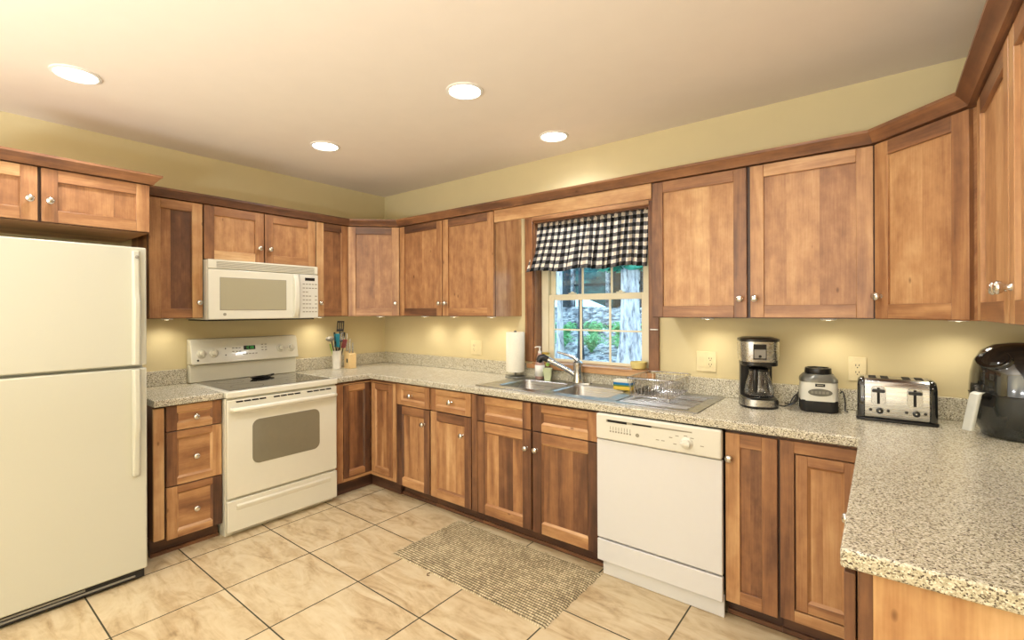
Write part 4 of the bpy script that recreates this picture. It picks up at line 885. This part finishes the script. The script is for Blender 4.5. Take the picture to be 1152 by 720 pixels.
cord('power_cord', 'black cord bundled between the coffee maker and the blender base', [(3.41, -0.10, zc), (3.45, -0.13, zc), (3.50, -0.11, Z+0.03), (3.495, -0.07, Z+0.06), (3.475, -0.09, Z+0.03), (3.47, -0.06, zc), (3.49, -0.045, Z+.04), (3.50, -0.04, Z+0.07), (3.48, -0.05, Z+0.01), (3.44, -0.05, zc)])
cord('power_cord', 'black cord curling down right of the blender base', [(3.68, -0.03, Z+0.08), (3.69, -0.04, Z+0.09), (3.70, -0.06, Z+0.05), (3.702, -0.08, zc), (3.712, -0.10, zc)])

# ------------------------------------------------------------------ blender base
t = thing('blender_base', 'black and cream blender motor base without its jar', 'blender', (3.593, -0.115, Z), 0.2)
b = MB(); b.loft([rrect(0, 0, 0.150, 0.150, 0.035, 0.0), rrect(0, 0, 0.156, 0.156, 0.035, 0.006), rrect(0, 0, 0.156, 0.156, 0.035, 0.072)]); obj('lower_body', b, 'matteblack', t, 0.002)
b = MB(); b.loft([rrect(0, 0, 0.1565, 0.1565, 0.036, 0.055), rrect(0, 0, 0.157, 0.157, 0.036, 0.0725), rrect(0, 0, 0.154, 0.154, 0.04, 0.145)]); ub = obj('upper_body', b, 'dwpanel', t)
b = MB(); b.loft([rrect(0, 0, 0.158, 0.158, 0.04, 0.1453), rrect(0, 0, 0.156, 0.156, 0.045, 0.160), rrect(0, 0, 0.125, 0.125, 0.05, 0.182)]); obj('shoulder', b, 'gunmetal', t)
b = MB(); b.lathe([(0.056, 0.1823), (0.058, 0.19), (0.056, 0.21), (0.048, 0.212), (0.046, 0.196), (0.02, 0.194), (0.012, 0.205)], (0, 0, 0), 28); obj('jar_collar', b, 'black', t)
b = MB(); b.loft([[(0.050*math.cos(a), -0.0775-o_, 0.098+0.018*math.sin(a)) for a in [2*PI*i/28 for i in range(28)]][::-1] for o_ in (0.0, 0.003)]); kp = obj('button_panel', b, 'gunmetal', t)
b = MB()
for i in range(5): b.box(-0.038+i*0.0155, -0.027+i*0.0155, -0.082, -0.0806, 0.092, 0.104)
obj('button', b, 'greyplastic', kp)
b = MB(); b.box(-0.02, 0.02, -0.0795, -0.0768, 0.126, 0.140); obj('badge', b, 'black', t, 0.001)
b = MB(); b.box(-0.013, 0.013, -0.0799, -0.0796, 0.131, 0.1355); obj('badge_lettering', b, 'mark', t)

# ------------------------------------------------------------------ toaster
t = thing('toaster', 'stainless steel four-slice toaster with black end caps', 'toaster', (3.889, -0.150, Z), 0.04)
TW = 0.262
b = MB()
def tring(x, s=1.0, top=0.188): return [(x, y*s, 0.006+(z-0.006)*(1 if z < 0.1 else 1)) for y, z in ((-0.082, 0.014), (-0.086, 0.03), (-0.080, 0.15), (-0.072, top-0.012), (-0.055, top), (0.055, top), (0.072, top-0.012), (0.080, 0.15), (0.086, 0.03), (0.082, 0.014))]
b.loft([tring(-TW/2+0.018), tring(TW/2-0.018)]); obj('body', b, 'steel', t, 0.003)
for s in (-1, 1):
    b = MB(); rs = [tring(s*(TW/2-0.0178), 1.03, 0.191), tring(s*(TW/2-0.006), 1.03, 0.191), tring(s*(TW/2+0.004), 0.96, 0.182), tring(s*(TW/2+0.007), 0.85, 0.165)]
    if s < 0: rs = [r[::-1] for r in rs]
    b.loft(rs); obj('end_cap', b, 'airblack', t, smooth=60)
b = MB(); b.loft([rrect(0, 0, TW+0.022, 0.182, 0.02, 0.0), rrect(0, 0, TW+0.022, 0.182, 0.02, 0.012)]); obj('base', b, 'black', t, 0.003)
for x in (-0.082, -0.038, 0.038, 0.082):
    b = MB(); b.box(x-0.014, x+0.014, -0.05, 0.055, 0.1883, 0.189); obj('bread_slot', b, 'gap', t)
for cx in (-0.062, 0.062):
    b = MB(); b.loft([rrect(cx, 0.115, 0.052, 0.082, 0.016, -0.0862, axis='y')[::-1], rrect(cx, 0.115, 0.050, 0.080, 0.016, -0.0895, axis='y')[::-1]]); lp = obj('lever_plate', b, 'chrome', t)
    b = MB(); b.box(cx-0.005, cx+0.005, -0.0905, -0.0896, 0.078, 0.150); obj('lever_slot', b, 'gap', lp)
    b = MB(); b.loft([rrect(cx, 0.137, 0.046, 0.012, 0.005, -0.0906, axis='y')[::-1], rrect(cx, 0.137, 0.046, 0.014, 0.005, -0.104, axis='y')[::-1]]); obj('lever', b, 'black', t)
    b = MB(); b.lathe([(0.0135, 0), (0.013, 0.01), (0.008, 0.012)], (cx+0.004, -0.0862, 0.048), 20, 0, 'y'); obj('dial', b, 'black', t)
    b = MB(); b.lathe([(0.003, 0.0121), (0.003, 0.013)], (cx+0.004, -0.0862, 0.048), 8, 0, 'y'); obj('dial_mark', b, 'nickel', t)
    for dx in (-0.028, 0.034):
        b = MB(); b.lathe([(0.0065, 0), (0.0055, 0.004), (0.002, 0.005)], (cx+dx, -0.0862, 0.050), 14, 0, 'y'); obj('button', b, 'black', t)

# ------------------------------------------------------------------ air fryer
t = thing('air_fryer', 'glossy black egg-shaped air fryer with pale grey basket handle', 'air fryer', (4.268, -0.255, Z), -0.80)
prof = [(0.098, 0.0), (0.112, 0.004), (0.118, 0.02), (0.136, 0.06), (0.148, 0.12), (0.150, 0.17)]
b = MB(); b.lathe(prof, (0, 0, 0), 40); lo = obj('lower_body', b, 'aircharcoal', t, smooth=60)
b = MB(); b.lathe([(0.150, 0.1705), (0.1495, 0.20), (0.146, 0.25), (0.136, 0.295), (0.115, 0.335), (0.08, 0.360), (0.03, 0.370), (0.005, 0.371)], (0, 0, 0), 40); obj('upper_body', b, 'airblack', t, smooth=60)
b = MB(); b.loft([[(0.152*math.sin(a), -0.152*math.cos(a), z) for a in [-0.75+1.5*i/16 for i in range(17)]] for z in (0.168, 0.172)], 0, False, False, closed=False); obj('seam', b, 'gap', t)
b = MB()
c_ = Vector((0, -0.118, 0.30)); n_ = Vector((0, -0.83, 0.55)).normalized(); s1 = Vector((1, 0, 0)); s2 = n_.cross(s1)
b.loft([[tuple(c_+n_*h+s1*0.062*k*math.cos(a)+s2*0.04*k*math.sin(a)) for a in [2*PI*i/32 for i in range(32)]] for k, h in ((1.02, 0.0), (1.0, 0.012), (0.92, 0.014), (0.85, 0.008), (0.1, 0.007))], 0, False, True); obj('control_panel', b, 'airblack', t, smooth=60)
b = MB(); b.lathe([(0.112, 0), (0.114, 0.004)], (0, 0, 0), 30)
b = MB(); b.loft([rrect(0, z, 0.05, 0.05, 0.012, y, axis='y') for y, z in ((-0.135, 0.150), (-0.15, 0.150))]); b.tube([(0, -0.145, 0.165), (0, -0.185, 0.172), (0, -0.195, 0.165)], [0.016, 0.015, 0.013], 12); obj('handle_mount', b, 'black', lo)
b = MB(); b.loft([rrect(0, y, 0.036, 0.020, 0.008, z) for y, z in ((-0.185, 0.182), (-0.200, 0.175), (-0.207, 0.15), (-0.220, 0.10), (-0.232, 0.05), (-0.235, 0.038))]); obj('handle', b, 'handlegrey', lo, 0.002)

# ------------------------------------------------------------------ outdoors
def gmat(name, cols, scale, rough=0.9, bump=0.6, sz=1.0):
    m, nt, b, out = new_mat(name); tc = N(nt, 'ShaderNodeTexCoord'); no = N(nt, 'ShaderNodeTexNoise', Scale=scale, Detail=8.0, Roughness=0.65); mp = N(nt, 'ShaderNodeMapping'); mp.inputs['Scale'].default_value = (1, 1, sz); nt.links.new(tc.outputs['Object'], mp.inputs[0]); nt.links.new(mp.outputs[0], no.inputs['Vector'])
    r = ramp(nt, cols); nt.links.new(no.outputs['Fac'], r.inputs[0]); nt.links.new(r.outputs[0], b.inputs['Base Color']); b.inputs['Roughness'].default_value = rough
    bp = N(nt, 'ShaderNodeBump', Strength=bump, Distance=0.05); nt.links.new(no.outputs['Fac'], bp.inputs['Height']); nt.links.new(bp.outputs[0], b.inputs['Normal'])
    return m
M['soil'] = gmat('leaf_litter', [(0.36, srgb(60, 66, 80)), (0.46, srgb(150, 146, 156)), (0.55, srgb(222, 214, 220)), (0.7, srgb(244, 236, 238))], 7)
M['bark'] = gmat('pale_bark', [(0.34, srgb(104, 104, 112)), (0.46, srgb(206, 192, 194)), (0.6, srgb(252, 240, 238))], 16, sz=0.22)
M['darkbark'] = gmat('dark_bark', [(0.3, srgb(34, 40, 44)), (0.7, srgb(84, 90, 96))], 14)
M['fern'] = gmat('fern_green', [(0.3, srgb(60, 150, 92)), (0.7, srgb(170, 236, 160))], 5, 0.7, 0.1)
M['leaf'] = gmat('forest_leaf', [(0.3, srgb(30, 100, 84)), (0.7, srgb(100, 200, 160))], 3, 0.7, 0.1)
M['stone'] = gmat('grey_stone', [(0.36, srgb(60, 64, 76)), (0.5, srgb(150, 148, 152)), (0.64, srgb(238, 230, 226))], 5)
M['hill'] = gmat('dark_undergrowth', [(0.35, srgb(16, 34, 38)), (0.6, srgb(40, 92, 88)), (0.75, srgb(90, 160, 140))], 2.2)
M['shed'] = gmat('weathered_dark_board', [(0.3, srgb(26, 34, 40)), (0.7, srgb(60, 70, 76))], 4)
def gz(y): return 0.38+max(0, y-5.6)*0.29 if y < 9.2 else 1.424+(y-9.2)*0.03
b = MB(); ys = [0.6, 2, 3.5, 4.5, 5.2, 5.6, 6, 6.5, 7, 7.5, 8, 8.5, 9, 9.2, 11, 13]; xs = [-9+i*0.5 for i in range(31)]
vs = [(x, y, gz(y)-(0.25 if y < 1 else 0)+0.05*math.sin(x*2+y)*math.cos(y*3)) for y in ys for x in xs]; n = len(xs)
b.add(vs, [(j*n+i, j*n+i+1, (j+1)*n+i+1, (j+1)*n+i) for j in range(len(ys)-1) for i in range(n-1)]); b.m = [1 if (k//(n-1)) >= 9 else 0 for k in range(len(b.f))]; o = obj('ground', b, ['soil', 'hill'], smooth=80); o['kind'] = 'structure'
b = MB(); ys2 = [13, 14, 16, 19, 23]; xs2 = [-16+i for i in range(25)]; n = len(xs2)
b.add([(x, y, 1.5+(y-13)*0.75+0.5*math.sin(x*0.9+y)) for y in ys2 for x in xs2], [(j*n+i, j*n+i+1, (j+1)*n+i+1, (j+1)*n+i) for j in range(len(ys2)-1) for i in range(n-1)]); o = obj('hill', b, 'hill', smooth=80); o['kind'] = 'structure'
b = MB(); rs = random.Random(3)
for k in range(520):
    y = rs.uniform(7.75, 9.15); x = rs.uniform(-6.0, 0.6); s = rs.uniform(0.06, 0.17); z = gz(y)+s*0.2
    b.loft([[(x+s*q_*1.5*math.cos(a)*(1+rs.uniform(-.2, .2)), y+s*q_*math.sin(a), z+zz*s) for a in [2*PI*i/7 for i in range(7)]] for q_, zz in ((0.6, -0.5), (1.0, 0), (0.75, 0.45), (0.2, 0.6))])
o = obj('stones', b, 'stone', smooth=30); o['kind'] = 'stuff'; tag(o, 'slope of countless grey stones outside the window behind the ferns', 'stones')
# fern clumps
fb = MB(); rs = random.Random(5)
for k in range(46):
    a = 2*PI*k/46+rs.uniform(-.2, .2); L_ = rs.uniform(0.35, 0.6); h_ = rs.uniform(0.25, 0.5); pts = []
    for s_ in range(9):
        s = s_/8; pts.append(Vector((L_*s*math.cos(a), L_*s*math.sin(a), h_*math.sin(s*2.2)/0.9*0.9)))
    side = Vector((-math.sin(a), math.cos(a), 0))
    for s_ in range(8):
        w0 = 0.085*math.sin(PI*(0.12+0.85*s_/8)); w1 = 0.085*math.sin(PI*(0.12+0.85*(s_+0.6)/8)); p, q2 = pts[s_], pts[s_+1]
        mid = p.lerp(q2, 0.75)
        for sg in (-1, 1): fb.add([tuple(p), tuple(p.lerp(q2, 0.55)), tuple(mid+side*sg*w1+Vector((0, 0, -0.02))), tuple(p.lerp(q2, 0.25)+side*sg*w0+Vector((0, 0, -0.02)))], [(0, 1, 2, 3)])
FERN = mesh_of('fern', fb, 'fern', 80)
rs = random.Random(11)
for k in range(20):
    y = 6.15+(k % 2)*0.74+rs.uniform(-.02, .02); x = -3.9+(k//2)*0.72+rs.uniform(-.02, .02)-(k % 2)*0.36
    o = bpy.data.objects.new('fern', FERN); COL.objects.link(o); s = rs.uniform(0.56, 0.62); o.scale = (s, s, s*1.45); o.location = (x, y, gz(y)-0.02); o.rotation_euler.z = rs.uniform(0, 6)
    tag(o, 'bright green fern growing on the slope outside the window', 'fern', 'ferns outside the window')
def tree(label, x, y, r, h, mat, crown_, lean=0.0, seed=1):
    t = thing('tree', label, 'tree', (x, y, gz(y)-0.05)); rs = random.Random(seed)
    b = MB(); rings = []
    for k in range(14):
        s = k/13; z = s*h; rr = r*(1-0.35*s)*(1+0.8*math.exp(-z*2.6))
        rings.append([(lean*z+rr*(1+0.10*math.sin(5*a+k*0.2))*math.cos(a), rr*(1+0.10*math.sin(5*a+k*0.2))*math.sin(a), z) for a in [2*PI*i/20 for i in range(20)]])
    b.loft(rings); obj('trunk', b, mat, t, smooth=70)
    if crown_:
        b = MB(); cz, cr, n = crown_
        for k in range(n):
            a = rs.uniform(0, 2*PI); q_ = cr*rs.uniform(0.2, 1)**0.5; p = Vector((lean*cz+q_*math.cos(a), q_*math.sin(a)*0.8, cz+rs.uniform(-0.5, 1.2)*cr*0.6)); s = rs.uniform(0.05, 0.12)
            d1 = Vector((rs.uniform(-1, 1), rs.uniform(-1, 1), rs.uniform(-.5, .5))).normalized()*s; d2 = d1.cross(Vector((rs.uniform(-1, 1), rs.uniform(-1, 1), 1))).normalized()*s*0.6
            b.add([tuple(p-d1), tuple(p+d2), tuple(p+d1), tuple(p-d2)], [(0, 1, 2, 3)])
        obj('leaves', b, 'leaf', t)
tree('thick pale-barked tree trunk closest outside the window', 0.36, 5.0, 0.155, 7, 'bark', (1.98, 0.6, 1500), 0.0, 1)
tree('thin pale tree among the ferns, left of the dark pole-like trunk', -1.55, 5.75, 0.06, 6, 'bark', None, 0.0, 2)
tree('slim dark trunk standing left of centre outside the window', -1.02, 5.7, 0.045, 6, 'darkbark', None, 0.0, 3)
tree('dark leaning tree on the bank, leftmost outside the window', -3.9, 9.9, 0.09, 8, 'darkbark', (3.2, 0.8, 350), 0.02, 4)
tree('dark tree on the bank behind the thick pale trunk', -0.6, 9.9, 0.12, 8, 'darkbark', (2.6, 1.0, 600), 0.0, 5)
# dark shed on the bank
t = thing('shed', 'dark open-fronted shed with posts up the bank outside the window', 'shed', (-3.1, 11.2, gz(11.2)-0.06))
b = MB(); b.box(-0.4, 2.2, 1.2, 1.35, 0, 2.1); obj('rear_wall', b, 'shed', t)
b = MB(); b.prism([(-0.3, 2.05), (1.7, 2.35), (1.7, 2.5), (-0.3, 2.2)], -2.8, 2.4, 'x'); obj('roof', b, 'shed', t)
for x in (-2.5, -1.3, 0.0, 1.0, 2.1):
    b = MB(); b.box(x-0.06, x+0.06, -0.06, 0.06, 0, 2.1); obj('post', b, 'stone', t)
b = MB(); b.box(-2.5, 2.1, -0.03, 0.03, 0.0, 0.08); b.box(-2.5, 2.1, -0.03, 0.03, 0.8, 0.88); obj('rail', b, 'shed', t)
